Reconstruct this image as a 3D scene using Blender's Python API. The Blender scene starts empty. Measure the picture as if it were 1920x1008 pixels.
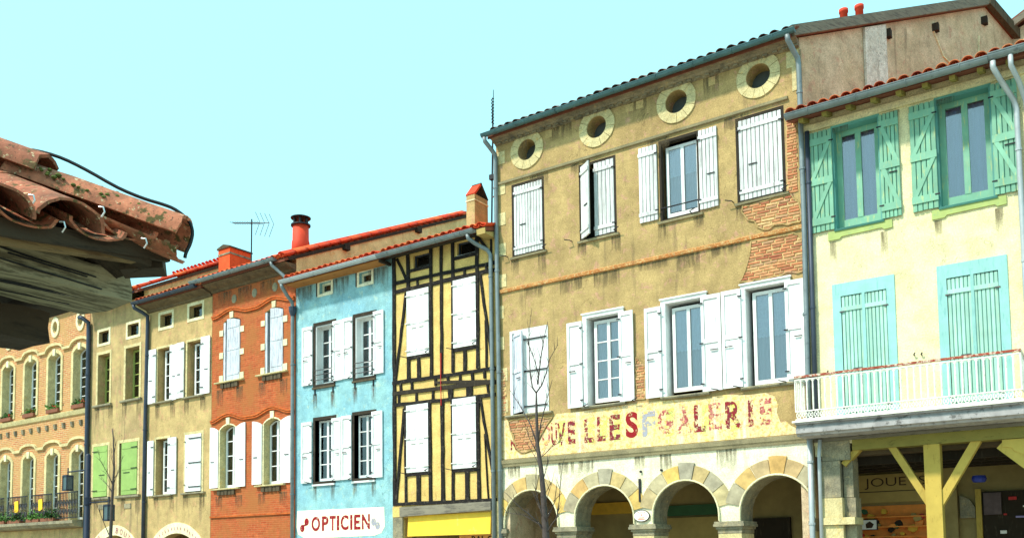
import bpy, math, random
from mathutils import Vector, Matrix, noise
random.seed(7)
S = bpy.context.scene
COL = S.collection

# ------------------------------------------------------------------ camera
cd = bpy.data.cameras.new('camera')
cam = bpy.data.objects.new('camera', cd)
COL.objects.link(cam)
cd.sensor_width = 36.0
cd.lens = 36.0 * 1700 / 1920
cd.shift_y = 424 / 1920
cd.clip_start = 0.05
cd.clip_end = 3000
RX = Vector((.82257508, .56851311, -.01277007))
UX = Vector((.04911632, -.04865736, .99760716))
FW = Vector((-.5665314, .82123401, .06794761))
CP = Vector((5.13, -17.1, 1.6))
m = Matrix.Identity(4)
for i in range(3):
    m[i][0] = RX[i]; m[i][1] = UX[i]; m[i][2] = -FW[i]; m[i][3] = CP[i]
cam.matrix_world = m
S.camera = cam

# ------------------------------------------------------------------ sky, sun, exposure
SUN_EL, SUN_AZ = math.radians(50), math.radians(206)     # azimuth clockwise from +Y
w = bpy.data.worlds.new('World'); S.world = w
w.use_nodes = True
nt = w.node_tree
nt.nodes.clear()
sky = nt.nodes.new('ShaderNodeTexSky')
sky.sky_type = 'NISHITA'
sky.sun_disc = False
sky.sun_elevation = SUN_EL
sky.sun_rotation = SUN_AZ
sky.air_density = 1.0
sky.dust_density = 2.5
sky.ozone_density = 1.0
mx = nt.nodes.new('ShaderNodeMix'); mx.data_type = 'RGBA'
mx.inputs[0].default_value = .8
mx.inputs[7].default_value = (2.45, 5.6, 6.0, 1)          # bright thin cloud veil over the whole sky
bg = nt.nodes.new('ShaderNodeBackground')
bg.inputs['Strength'].default_value = .149
wo = nt.nodes.new('ShaderNodeOutputWorld')
nt.links.new(sky.outputs[0], mx.inputs[6])
nt.links.new(mx.outputs[2], bg.inputs[0])
nt.links.new(bg.outputs[0], wo.inputs[0])
sd = bpy.data.lights.new('sun', 'SUN')
sd.energy = 3.1
sd.angle = math.radians(4)
sd.color = (1, .93, .82)
sun = bpy.data.objects.new('sun', sd)
COL.objects.link(sun)
dirv = Vector((math.sin(SUN_AZ) * math.cos(SUN_EL), math.cos(SUN_AZ) * math.cos(SUN_EL), math.sin(SUN_EL)))
sun.rotation_euler = dirv.to_track_quat('Z', 'Y').to_euler()
sun.location = (0, -20, 30)
S.view_settings.view_transform = 'Standard'
S.view_settings.look = 'None'
S.view_settings.exposure = .75
S.view_settings.gamma = 1
S.render.engine = 'CYCLES'
S.cycles.max_bounces = 6
S.cycles.transparent_max_bounces = 8

# ------------------------------------------------------------------ materials
MATS = {}
def srgb(r, g, b):
    f = lambda c: c / 12.92 if c <= .04045 else ((c + .055) / 1.055) ** 2.4
    return (f(r / 255), f(g / 255), f(b / 255), 1)
class NT:
    def __init__(s, name):
        s.m = bpy.data.materials.new(name); s.m.use_nodes = True
        s.t = s.m.node_tree; s.b = s.t.nodes['Principled BSDF']; MATS[name] = s.m
        s.g = None
    def n(s, k, **kw):
        x = s.t.nodes.new(k)
        for a, b in kw.items(): setattr(x, a, b)
        return x
    def l(s, a, b): s.t.links.new(a, b)
    def pos(s, sx=1, sy=1, sz=1, obj=False):
        if obj:
            g = s.n('ShaderNodeTexCoord'); o = g.outputs['Object']
        else:
            g = s.n('ShaderNodeNewGeometry'); o = g.outputs['Position']
        mp = s.n('ShaderNodeMapping'); mp.inputs['Scale'].default_value = (sx, sy, sz)
        s.l(o, mp.inputs['Vector']); return mp.outputs[0]
    def noise(s, v, sc, det=5, ro=.6, dist=0):
        x = s.n('ShaderNodeTexNoise'); s.l(v, x.inputs['Vector'])
        x.inputs['Scale'].default_value = sc; x.inputs['Detail'].default_value = det
        x.inputs['Roughness'].default_value = ro; x.inputs['Distortion'].default_value = dist
        return x.outputs['Fac']
    def ramp(s, fac, a, b, va=0., vb=1.):
        x = s.n('ShaderNodeMapRange'); x.clamp = True
        s.l(fac, x.inputs[0])
        for i, q in enumerate((a, b, va, vb)): x.inputs[i + 1].default_value = q
        return x.outputs[0]
    def mix(s, fac, a, b, mode='MIX'):
        x = s.n('ShaderNodeMix', data_type='RGBA', blend_type=mode)
        if isinstance(fac, (int, float)): x.inputs[0].default_value = fac
        else: s.l(fac, x.inputs[0])
        for k, q in ((6, a), (7, b)):
            if isinstance(q, tuple): x.inputs[k].default_value = q
            else: s.l(q, x.inputs[k])
        return x.outputs[2]
    def col(s, c): s.l(c, s.b.inputs['Base Color']) if not isinstance(c, tuple) else setattr(s.b.inputs['Base Color'], 'default_value', c)
    def bump(s, h, st=.3, d=.01):
        x = s.n('ShaderNodeBump'); x.inputs['Strength'].default_value = st; x.inputs['Distance'].default_value = d
        s.l(h, x.inputs['Height']); s.l(x.outputs[0], s.b.inputs['Normal'])
    def rough(s, r, sp=.3): s.b.inputs['Roughness'].default_value = r; s.b.inputs['Specular IOR Level'].default_value = sp

def plaster(name, c1, c2, spot=None, stain=None, sp=.55, st=.62, scale=1., bump=.35):
    k = NT(name); p = k.pos()
    n1 = k.noise(p, .9 * scale, 6, .65)
    c = k.mix(k.ramp(n1, .38, .64), c1, c2)
    if spot:
        n2 = k.noise(p, 4.5 * scale, 5, .7, .4)
        c = k.mix(k.ramp(n2, sp, sp + .09, 0, .75), c, spot)
    if stain:
        n3 = k.noise(k.pos(5, 5, .45), 1., 4, .6)
        c = k.mix(k.ramp(n3, st, st + .14, 0, .6), c, stain)
    n4 = k.noise(p, 38, 4, .7)
    c = k.mix(1., c, k.ramp(n4, .3, .7, .68, 1.24), 'MULTIPLY')
    n5 = k.noise(p, 2.4 * scale, 9, .78)
    c = k.mix(1., c, k.ramp(n5, .32, .68, .68, 1.22), 'MULTIPLY')
    if spot:
        n6 = k.noise(k.pos(1, 1, 1), 17, 5, .7)                       # small chips and grime specks
        c = k.mix(k.ramp(n6, .66, .7, 0, .55), c, tuple(q * .45 for q in c2[:3]) + (1,))
        n7 = k.noise(k.pos(1, 1, .8), 1.3, 4, .62, .5)                # hairline cracks along one contour of a noise field
        ab = k.n('ShaderNodeMath', operation='ABSOLUTE'); sb_ = k.n('ShaderNodeMath', operation='SUBTRACT'); k.l(n7, sb_.inputs[0]); sb_.inputs[1].default_value = .5; k.l(sb_.outputs[0], ab.inputs[0])
        cr = k.n('ShaderNodeMath', operation='MULTIPLY'); k.l(k.ramp(ab.outputs[0], .0015, .005, 1, 0), cr.inputs[0]); k.l(k.ramp(k.noise(p, .8, 2), .5, .58, 0, .6), cr.inputs[1])
        c = k.mix(cr.outputs[0], c, tuple(q * .35 for q in c2[:3]) + (1,))
    k.col(c); k.rough(.93, .2)
    k.bump(n4, bump, .012)
    return k.m

def paint(name, c1, worn, amt=.6, gx=16, gz=1.3, rough=.6, gy=None):
    k = NT(name); p = k.pos(gx, gy or gx, gz)
    n = k.noise(p, 1.6, 6, .75)
    c = k.mix(k.ramp(n, amt, amt + .1, 0, .85), c1, worn)
    f = k.noise(k.pos(), 3, 4)
    c = k.mix(1., c, k.ramp(f, .3, .7, .84, 1.06), 'MULTIPLY')
    oi = k.n('ShaderNodeObjectInfo'); c = k.mix(1., c, k.ramp(oi.outputs['Random'], 0, 1, .82, 1.06), 'MULTIPLY')
    k.col(c); k.rough(rough, .3); k.bump(n, .35, .006)
    return k.m

def brickmat(name, a, b, mortar, w=.27, h=.062, ms=.012, spot=None):
    k = NT(name)
    g = k.n('ShaderNodeNewGeometry'); sx = k.n('ShaderNodeSeparateXYZ'); k.l(g.outputs['Position'], sx.inputs[0])
    ad = k.n('ShaderNodeMath', operation='ADD'); k.l(sx.outputs[0], ad.inputs[0]); k.l(sx.outputs[1], ad.inputs[1])
    wob = k.noise(k.pos(), 1.2, 2); sc = k.n('ShaderNodeMath', operation='MULTIPLY_ADD'); k.l(wob, sc.inputs[0])
    sc.inputs[1].default_value = .05; k.l(sx.outputs[2], sc.inputs[2])
    cb = k.n('ShaderNodeCombineXYZ'); k.l(ad.outputs[0], cb.inputs[0]); k.l(sc.outputs[0], cb.inputs[1])
    br = k.n('ShaderNodeTexBrick'); k.l(cb.outputs[0], br.inputs['Vector'])
    br.inputs['Color1'].default_value = a; br.inputs['Color2'].default_value = b; br.inputs['Mortar'].default_value = mortar
    br.inputs['Scale'].default_value = 1; br.inputs['Brick Width'].default_value = w; br.inputs['Row Height'].default_value = h
    br.inputs['Mortar Size'].default_value = ms; br.inputs['Mortar Smooth'].default_value = .3
    n = k.noise(k.pos(), 7, 5, .7)
    c = k.mix(1., br.outputs['Color'], k.ramp(n, .3, .7, .7, 1.25), 'MULTIPLY')
    if spot:
        n2 = k.noise(k.pos(), 1.1, 6, .7)
        c = k.mix(k.ramp(n2, .45, .6, 0, .85), c, spot)
    k.col(c); k.rough(.9, .2)
    mth = k.n('ShaderNodeMath', operation='MULTIPLY_ADD'); k.l(br.outputs['Fac'], mth.inputs[0]); mth.inputs[1].default_value = -.8; k.l(n, mth.inputs[2])
    k.bump(mth.outputs[0], .5, .012)
    return k.m

def rnd(name, cols, sc=9, var=.25, rough=.85, bump=.3, lichen=None):
    k = NT(name); oi = k.n('ShaderNodeObjectInfo')
    r = k.n('ShaderNodeValToRGB'); k.l(oi.outputs['Random'], r.inputs[0])
    el = r.color_ramp.elements; el[0].color = cols[0]; el[1].color = cols[-1]
    for i, q in enumerate(cols[1:-1]):
        e = el.new((i + 1) / (len(cols) - 1)); e.color = q
    p = k.pos()
    n = k.noise(p, sc, 5, .7)
    c = k.mix(1., r.outputs[0], k.ramp(n, .3, .7, 1 - var, 1 + var), 'MULTIPLY')
    if lichen:
        n2 = k.noise(p, sc * 1.7, 4, .6); c = k.mix(k.ramp(n2, .55, .62, 0, .9), c, lichen); nn = k.noise(p, sc * .45, 5, .7); c = k.mix(k.ramp(nn, .45, .65, 0, .7), c, srgb(120, 82, 62))
        n3 = k.noise(p, sc * 2.6, 3, .6); c = k.mix(k.ramp(n3, .63, .67, 0, .7), c, srgb(206, 190, 150)); n8 = k.noise(p, sc * 5, 3, .6); c = k.mix(k.ramp(n8, .62, .68, 0, .8), c, srgb(60, 48, 40)); n9 = k.noise(p, sc * 7, 2, .6); c = k.mix(k.ramp(n9, .66, .7, 0, .6), c, srgb(186, 170, 120))
    k.col(c); k.rough(rough, .25); k.bump(n, bump, .01)
    return k.m

def plain(name, c, rough=.6, metal=0, var=.15, sc=6, dirt=None, d0=.58):
    k = NT(name); n = k.noise(k.pos(), sc, 5, .65)
    cc = k.mix(1., c, k.ramp(n, .3, .7, 1 - var, 1 + var), 'MULTIPLY')
    if dirt: cc = k.mix(k.ramp(k.noise(k.pos(), sc * 1.8, 5, .7), d0, d0 + .1, 0, .85), cc, dirt)
    k.col(cc); k.rough(rough, .4); k.b.inputs['Metallic'].default_value = metal
    k.bump(n, .15, .005)
    return k.m

def glass(name, tint, refl):
    k = NT(name); t = k.t; t.nodes.remove(k.b)
    tr = k.n('ShaderNodeBsdfTransparent'); tr.inputs[0].default_value = tint
    gl = k.n('ShaderNodeBsdfGlossy'); gl.inputs['Roughness'].default_value = .03
    lw = k.n('ShaderNodeLayerWeight'); lw.inputs[0].default_value = .35
    f = k.ramp(lw.outputs['Fresnel'], 0, 1, refl, 1)
    ms = k.n('ShaderNodeMixShader'); k.l(f, ms.inputs[0]); k.l(tr.outputs[0], ms.inputs[1]); k.l(gl.outputs[0], ms.inputs[2])
    k.l(ms.outputs[0], t.nodes['Material Output'].inputs[0]); return k.m

def faded(name, c, lo, sc=7, c2=None):
    """painted lettering whose paint has partly flaked off"""
    k = NT(name); p = k.pos()
    n = k.noise(p, sc, 6, .75)
    if c2: k.col(k.mix(k.ramp(k.noise(p, 11, 4), .45, .55), c, c2))
    else: k.col(c)
    k.rough(.9, .1)
    tr = k.n('ShaderNodeBsdfTransparent'); ms = k.n('ShaderNodeMixShader')
    k.l(k.ramp(n, lo, lo + .06), ms.inputs[0]); k.l(k.b.outputs[0], ms.inputs[1]); k.l(tr.outputs[0], ms.inputs[2])
    k.l(ms.outputs[0], k.t.nodes['Material Output'].inputs[0]); return k.m

plaster('plaster_tan', srgb(186, 158, 106), srgb(164, 138, 92), srgb(192, 146, 120), srgb(122, 104, 76), .55, .58)
plaster('plaster_cream', srgb(232, 224, 190), srgb(240, 232, 204), srgb(216, 200, 150), srgb(196, 184, 146), .62, .6)
plaster('sign_ground', srgb(236, 218, 158), srgb(236, 196, 156), srgb(230, 186, 92), srgb(238, 230, 214), .5, .55, 2.6)
plaster('plaster_ivory', srgb(236, 222, 178), srgb(228, 214, 166), srgb(236, 216, 160), srgb(214, 196, 146), .64, .68)
plaster('plaster_blue', srgb(150, 194, 196), srgb(130, 178, 192), srgb(180, 204, 188), srgb(118, 154, 166), .57, .58)
plaster('plaster_yellow', srgb(230, 196, 120), srgb(216, 180, 108), srgb(226, 180, 128), srgb(186, 156, 86), .58, .66)
plaster('plaster_beige', srgb(198, 170, 116), srgb(178, 152, 104), srgb(206, 158, 118), srgb(128, 112, 84), .55, .57)
plaster('plaster_grey_beige', srgb(192, 166, 114), srgb(170, 146, 104), srgb(198, 150, 118), srgb(120, 108, 84), .55, .56)
plaster('plaster_flank', srgb(212, 188, 156), srgb(190, 166, 132), srgb(196, 152, 126), srgb(120, 104, 82), .56, .6)
plaster('plaster_gable', srgb(226, 206, 148), srgb(212, 190, 130), srgb(226, 180, 110), srgb(150, 120, 76), .58, .62)
plaster('stone_pale', srgb(214, 198, 148), srgb(200, 184, 136), srgb(222, 186, 116), srgb(164, 152, 120), .57, .62, 2)
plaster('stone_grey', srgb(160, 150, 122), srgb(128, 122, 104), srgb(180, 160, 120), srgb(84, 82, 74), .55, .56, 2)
plaster('stone_quoin', srgb(240, 230, 190), srgb(226, 214, 168), None, srgb(180, 166, 124))
plaster('cornice_grey', srgb(150, 138, 112), srgb(118, 110, 92), srgb(170, 150, 110), srgb(86, 82, 74), .56, .55, 2)
plaster('moulding_grey', srgb(160, 148, 114), srgb(138, 128, 100), None, srgb(110, 102, 84))
plaster('ground_mat', srgb(176, 168, 152), srgb(160, 150, 136), srgb(184, 172, 150), None)
rnd('voussoir', [srgb(176, 164, 132), srgb(206, 172, 96), srgb(164, 152, 126), srgb(210, 160, 78), srgb(184, 168, 124), srgb(158, 150, 130)], 5, .3)
rnd('brick_old', [srgb(186, 112, 78), srgb(204, 148, 104), srgb(164, 94, 70), srgb(208, 170, 122), srgb(190, 124, 88), srgb(176, 140, 108)], 14, .3)
plain('mortar', srgb(206, 178, 122), .95, 0, .2)
plaster('whitewash', srgb(220, 214, 200), srgb(206, 196, 180), srgb(180, 160, 136), srgb(150, 130, 110), .56, .56, 3)
plaster('string_mix', srgb(206, 150, 92), srgb(196, 120, 66), srgb(226, 196, 140), srgb(170, 100, 60), .5, .6, 4)
plaster('cornice_dark', srgb(112, 98, 74), srgb(92, 80, 62), srgb(128, 104, 72), srgb(64, 58, 48), .55, .55, 2)
brickmat('brick_orange', srgb(184, 92, 52), srgb(168, 76, 42), srgb(176, 108, 68), .26, .062, .01, srgb(164, 102, 56))
brickmat('brick_pink', srgb(182, 104, 70), srgb(196, 134, 84), srgb(196, 172, 126), .27, .07, .014, srgb(186, 146, 94))
brickmat('brick_red_trim', srgb(206, 100, 44), srgb(190, 84, 36), srgb(180, 110, 66), .2, .05, .008)
rnd('brick_chimney', [srgb(232, 92, 44), srgb(222, 84, 40)], 5, .2)
rnd('roof_clay', [srgb(186, 74, 44), srgb(214, 104, 60), srgb(156, 58, 40), srgb(222, 130, 80), srgb(190, 84, 52)], 10, .3)
rnd('roof_clay_red', [srgb(220, 80, 42), srgb(196, 54, 34), srgb(232, 112, 56), srgb(206, 66, 40)], 8, .22)
rnd('roof_clay_dark', [srgb(110, 76, 60), srgb(90, 66, 56), srgb(130, 82, 62)], 10, .3)
rnd('hall_clay', [srgb(172, 98, 68), srgb(180, 110, 82), srgb(152, 86, 66)], 16, .45, .9, .5, srgb(70, 72, 34))
plain('roof_deck', srgb(120, 66, 46), .9)
paint('white_paint', srgb(236, 236, 234), srgb(132, 124, 112), .595)
paint('white_worn', srgb(222, 222, 220), srgb(84, 78, 72), .53, 42, .8)
paint('white_blue_worn', srgb(214, 218, 226), srgb(150, 148, 166), .5, 24, 1.6)
paint('green_paint', srgb(150, 180, 98), srgb(120, 150, 80), .6)
paint('teal_paint', srgb(126, 178, 150), srgb(190, 196, 132), .56, 14, 2)
paint('teal_dark', srgb(96, 158, 148), srgb(130, 176, 150), .62, 14, 2)
paint('turquoise_paint', srgb(148, 200, 194), srgb(122, 176, 176), .55, 12, 2)
paint('turquoise_pale', srgb(164, 208, 192), srgb(192, 214, 180), .54, 20, 1)
paint('sill_green', srgb(176, 190, 112), srgb(140, 170, 120), .56, 8, 8)
paint('olive_frame', srgb(150, 160, 84), srgb(120, 128, 70), .6)
paint('dark_timber', srgb(52, 44, 34), srgb(84, 76, 62), .56, 12, 2, .9)
paint('half_timber', srgb(30, 26, 25), srgb(84, 76, 66), .54, 9, 9, .95)
paint('brown_timber', srgb(92, 80, 60), srgb(60, 48, 36), .5, 14, 2, .9)
paint('grey_beam', srgb(134, 126, 110), srgb(96, 90, 82), .5, 2, 16, .95)
paint('yellow_timber', srgb(196, 168, 82), srgb(160, 130, 60), .56, 10, 3, .9)
paint('olive_timber', srgb(150, 138, 70), srgb(110, 100, 50), .55, 3, 10, .9)
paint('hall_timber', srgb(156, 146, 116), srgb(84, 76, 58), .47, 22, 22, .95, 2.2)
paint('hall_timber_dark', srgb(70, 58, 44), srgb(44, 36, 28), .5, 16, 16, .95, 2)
paint('hall_lath', srgb(150, 124, 84), srgb(110, 86, 60), .5, 20, 30, .95, 3)
paint('eave_board', srgb(176, 120, 64), srgb(130, 86, 50), .55, 2, 14, .9)
plain('zinc', srgb(122, 132, 134), .55, .35, .2, 4, srgb(94, 100, 104))
plain('zinc_pale', srgb(172, 178, 180), .5, .25, .15, 4)
plain('zinc_teal', srgb(74, 108, 112), .55, .3, .2, 4, srgb(50, 74, 80))
plain('zinc_dark', srgb(58, 66, 80), .5, .3, .2, 4)
plain('iron_black', srgb(34, 33, 38), .6, .2)
plain('iron_grey', srgb(84, 82, 84), .6, .2, .3, 12, srgb(140, 120, 90))
plain('lamp_blue', srgb(34, 40, 58), .45, .2)
plain('lamp_glass', srgb(70, 84, 86), .15)
plain('rail_white', srgb(224, 220, 210), .6, 0, .2, 12, srgb(140, 106, 84), .6)
plain('rail_rust', srgb(150, 66, 46), .8, 0, .3, 9, srgb(210, 196, 176), .5)
plain('slab_grey', srgb(164, 160, 160), .9, 0, .25, 5, srgb(92, 90, 88), .53)
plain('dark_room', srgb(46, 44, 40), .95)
plain('dark_hole', srgb(86, 92, 92), .95)
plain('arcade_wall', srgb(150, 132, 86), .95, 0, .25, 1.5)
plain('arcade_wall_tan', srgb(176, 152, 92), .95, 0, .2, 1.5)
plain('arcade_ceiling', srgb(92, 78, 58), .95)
plain('sign_yellow', srgb(244, 196, 54), .6, 0, .1, 3, srgb(250, 226, 130), .6)
plain('sign_orange', srgb(246, 176, 92), .6)
plain('sign_cream', srgb(250, 238, 204), .85, 0, .06, 4, srgb(230, 206, 160), .64)
plain('shop_green', srgb(52, 96, 60), .7)
plain('shop_yellow', srgb(214, 168, 52), .7)
plain('shop_orange', srgb(240, 146, 62), .7)
plain('shop_red', srgb(190, 40, 36), .6)
plain('shop_blue', srgb(44, 60, 150), .5)
plain('shop_lilac', srgb(150, 140, 190), .6)
plain('paper_white', srgb(236, 234, 230), .8, 0, .05)
plain('curtain_grey', srgb(222, 208, 208), .9, 0, .1, 2)
plain('sky_reflection_lilac', srgb(176, 176, 206), .9, 0, .06, 2)
plain('lace_blue', srgb(246, 246, 252), .9, 0, .12, 30)
plain('lace_hem', srgb(250, 252, 255), .9, 0, .05, 30)
plain('curtain_red', srgb(150, 62, 40), .9, 0, .2, 3)
plain('curtain_dark', srgb(96, 82, 84), .9, 0, .3, 5)
plain('plaque_white', srgb(250, 240, 226), .35, 0, .04)
plain('plaque_red', srgb(206, 96, 60), .5)
plain('cable_black', srgb(20, 20, 22), .55)
plain('clip_metal', srgb(206, 206, 204), .35, .7)
plain('bark', srgb(92, 84, 78), .9, 0, .25, 18)
plain('bark_dark', srgb(74, 64, 60), .9, 0, .25, 18)
rnd('leaf_green', [srgb(56, 92, 40), srgb(84, 120, 52), srgb(44, 70, 36)], 20, .3)
plain('leaf_red', srgb(186, 48, 40), .7)
plain('planter_clay', srgb(128, 78, 56), .9)
plain('moss', srgb(84, 92, 36), .95, 0, .3, 30)
plain('cloth_yellow', srgb(240, 190, 40), .8)
plain('red_clay', srgb(208, 62, 28), .7, 0, .12, 5)
faded('letter_red', srgb(146, 36, 42), .565, 8)
faded('letter_worn', srgb(142, 44, 50), .495, 9, srgb(124, 52, 62))
faded('letter_faint', srgb(196, 116, 110), .46, 10, srgb(164, 78, 78))
faded('letter_ghost', srgb(160, 160, 172), .49, 9)
faded('letter_patch', srgb(226, 214, 110), .46, 5, srgb(206, 222, 130))
faded('letter_dark', srgb(70, 52, 40), .62, 9)
faded('letter_rose', srgb(170, 96, 110), .56, 12)
plain('letter_black', srgb(40, 28, 24), .7)
glass('pane_glass', (.78, .82, .84, 1), .1)
glass('pane_sky', (.8, .82, .86, 1), .14)

def stainmat(name, c, lo=.42, top=1.):
    """dried rain run: a darker film that breaks up in streaks and dies out downwards"""
    k = NT(name); k.col(c); k.rough(.95, .1)
    n = k.noise(k.pos(13, 13, 1.4), 1., 6, .7); g_ = k.n('ShaderNodeTexCoord'); sz = k.n('ShaderNodeSeparateXYZ'); k.l(g_.outputs['Generated'], sz.inputs[0])
    mu = k.n('ShaderNodeMath', operation='MULTIPLY'); k.l(k.ramp(n, lo, lo + .3), mu.inputs[0]); k.l(k.ramp(sz.outputs[2], .02, 1., 0, top * .55), mu.inputs[1])
    tr = k.n('ShaderNodeBsdfTransparent'); ms = k.n('ShaderNodeMixShader'); k.l(mu.outputs[0], ms.inputs[0]); k.l(tr.outputs[0], ms.inputs[1]); k.l(k.b.outputs[0], ms.inputs[2])
    k.l(ms.outputs[0], k.t.nodes['Material Output'].inputs[0])
stainmat('stain_grey', srgb(104, 92, 72), .36); stainmat('stain_rust', srgb(132, 76, 48), .42)

# ------------------------------------------------------------------ mesh helpers
class MB:
    def __init__(s): s.v = []; s.f = []
    def add(s, vs, fs):
        o = len(s.v); s.v += [tuple(v) for v in vs]; s.f += [tuple(i + o for i in f) for f in fs]; return s
    def box(s, x0, x1, y0, y1, z0, z1):
        if x0 > x1: x0, x1 = x1, x0
        if y0 > y1: y0, y1 = y1, y0
        if z0 > z1: z0, z1 = z1, z0
        return s.add([(x0, y0, z0), (x1, y0, z0), (x1, y1, z0), (x0, y1, z0), (x0, y0, z1), (x1, y0, z1), (x1, y1, z1), (x0, y1, z1)],
              [(0, 3, 2, 1), (4, 5, 6, 7), (0, 1, 5, 4), (1, 2, 6, 5), (2, 3, 7, 6), (3, 0, 4, 7)])
    def prism(s, poly, a, b, ax='y'):
        """polygon extruded: ax y -> poly (x,z); ax x -> poly (y,z); ax z -> poly (x,y)"""
        n = len(poly)
        mk = {'y': lambda p, t: (p[0], t, p[1]), 'x': lambda p, t: (t, p[0], p[1]), 'z': lambda p, t: (p[0], p[1], t)}[ax]
        return s.add([mk(p, a) for p in poly] + [mk(p, b) for p in poly],
              [tuple(range(n)), tuple(range(2 * n - 1, n - 1, -1))] + [(i, i + n, (i + 1) % n + n, (i + 1) % n) for i in range(n)])
    def beam(s, p, q, w, h, up=(0, 0, 1)):
        p, q = Vector(p), Vector(q); d = (q - p).normalized()
        u = Vector(up); sx = d.cross(u)
        if sx.length < 1e-4: sx = d.cross(Vector((0, 1, 0)))
        sx.normalize(); u = sx.cross(d)
        c = [sx * a * w / 2 + u * b * h / 2 for a, b in ((-1, -1), (1, -1), (1, 1), (-1, 1))]
        return s.add([p + k for k in c] + [q + k for k in c], [(0, 3, 2, 1), (4, 5, 6, 7), (0, 1, 5, 4), (1, 2, 6, 5), (2, 3, 7, 6), (3, 0, 4, 7)])
    def tube(s, pts, r, n=8, cap=True):
        pts = [Vector(p) for p in pts]; rs = r if isinstance(r, (list, tuple)) else [r] * len(pts)
        d0 = (pts[1] - pts[0]).normalized()
        u = d0.orthogonal().normalized(); o = len(s.v)
        for i, p in enumerate(pts):
            a = pts[max(i - 1, 0)]; b = pts[min(i + 1, len(pts) - 1)]
            d = (b - a).normalized(); u = (u - d * u.dot(d)).normalized(); v = d.cross(u)
            for k in range(n):
                t = 2 * math.pi * k / n
                s.v.append(tuple(p + (u * math.cos(t) + v * math.sin(t)) * rs[i]))
        for i in range(len(pts) - 1):
            for k in range(n):
                k2 = (k + 1) % n
                s.f.append((o + i * n + k, o + i * n + k2, o + (i + 1) * n + k2, o + (i + 1) * n + k))
        if cap:
            s.f.append(tuple(o + k for k in reversed(range(n)))); s.f.append(tuple(o + (len(pts) - 1) * n + k for k in range(n)))
        return s
    def lathe(s, prof, c=(0, 0), n=16):
        o = len(s.v)
        for r, z in prof:
            for k in range(n):
                t = 2 * math.pi * k / n; s.v.append((c[0] + r * math.cos(t), c[1] + r * math.sin(t), z))
        for i in range(len(prof) - 1):
            for k in range(n):
                k2 = (k + 1) % n; s.f.append((o + i * n + k, o + i * n + k2, o + (i + 1) * n + k2, o + (i + 1) * n + k))
        return s
    def mesh(s, name, off=(0, 0, 0)):
        me = bpy.data.meshes.new(name)
        me.from_pydata([(v[0] - off[0], v[1] - off[1], v[2] - off[2]) for v in s.v], [], s.f); me.update(); return me
    def ctr(s):
        return [(min(v[i] for v in s.v) + max(v[i] for v in s.v)) / 2 for i in range(3)]

WP = {}
def link(name, data, mat, parent, wpos):
    o = bpy.data.objects.new(name, data); COL.objects.link(o)
    if mat and not data.materials: data.materials.append(MATS[mat])
    if parent is not None:
        o.parent = parent; pw = WP[parent]; o.location = (wpos[0] - pw[0], wpos[1] - pw[1], wpos[2] - pw[2])
    else: o.location = wpos
    WP[o] = tuple(wpos); return o
def part(name, mb, mat, parent, smooth=False, label=None):
    c = mb.ctr(); me = mb.mesh(name, c)
    if smooth:
        for p in me.polygons: p.use_smooth = True
    o = link(name, me, mat, parent, c)
    if label: o['label'] = label
    return o
def inst(name, me, mat, parent, wpos, rot=None, scale=None):
    o = link(name, me, mat, parent, wpos)
    if rot: o.rotation_euler = rot
    if scale: o.scale = scale
    return o
def tag(o, label, cat, group=None):
    o['label'] = label; o['category'] = cat
    if group: o['group'] = group
    return o
def thing(name, label, cat, loc, group=None):
    o = bpy.data.objects.new(name, None); COL.objects.link(o); o.location = loc; o.empty_display_size = .3
    WP[o] = tuple(loc); return tag(o, label, cat, group)
def struct(o): o['kind'] = 'structure'; return o

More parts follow.
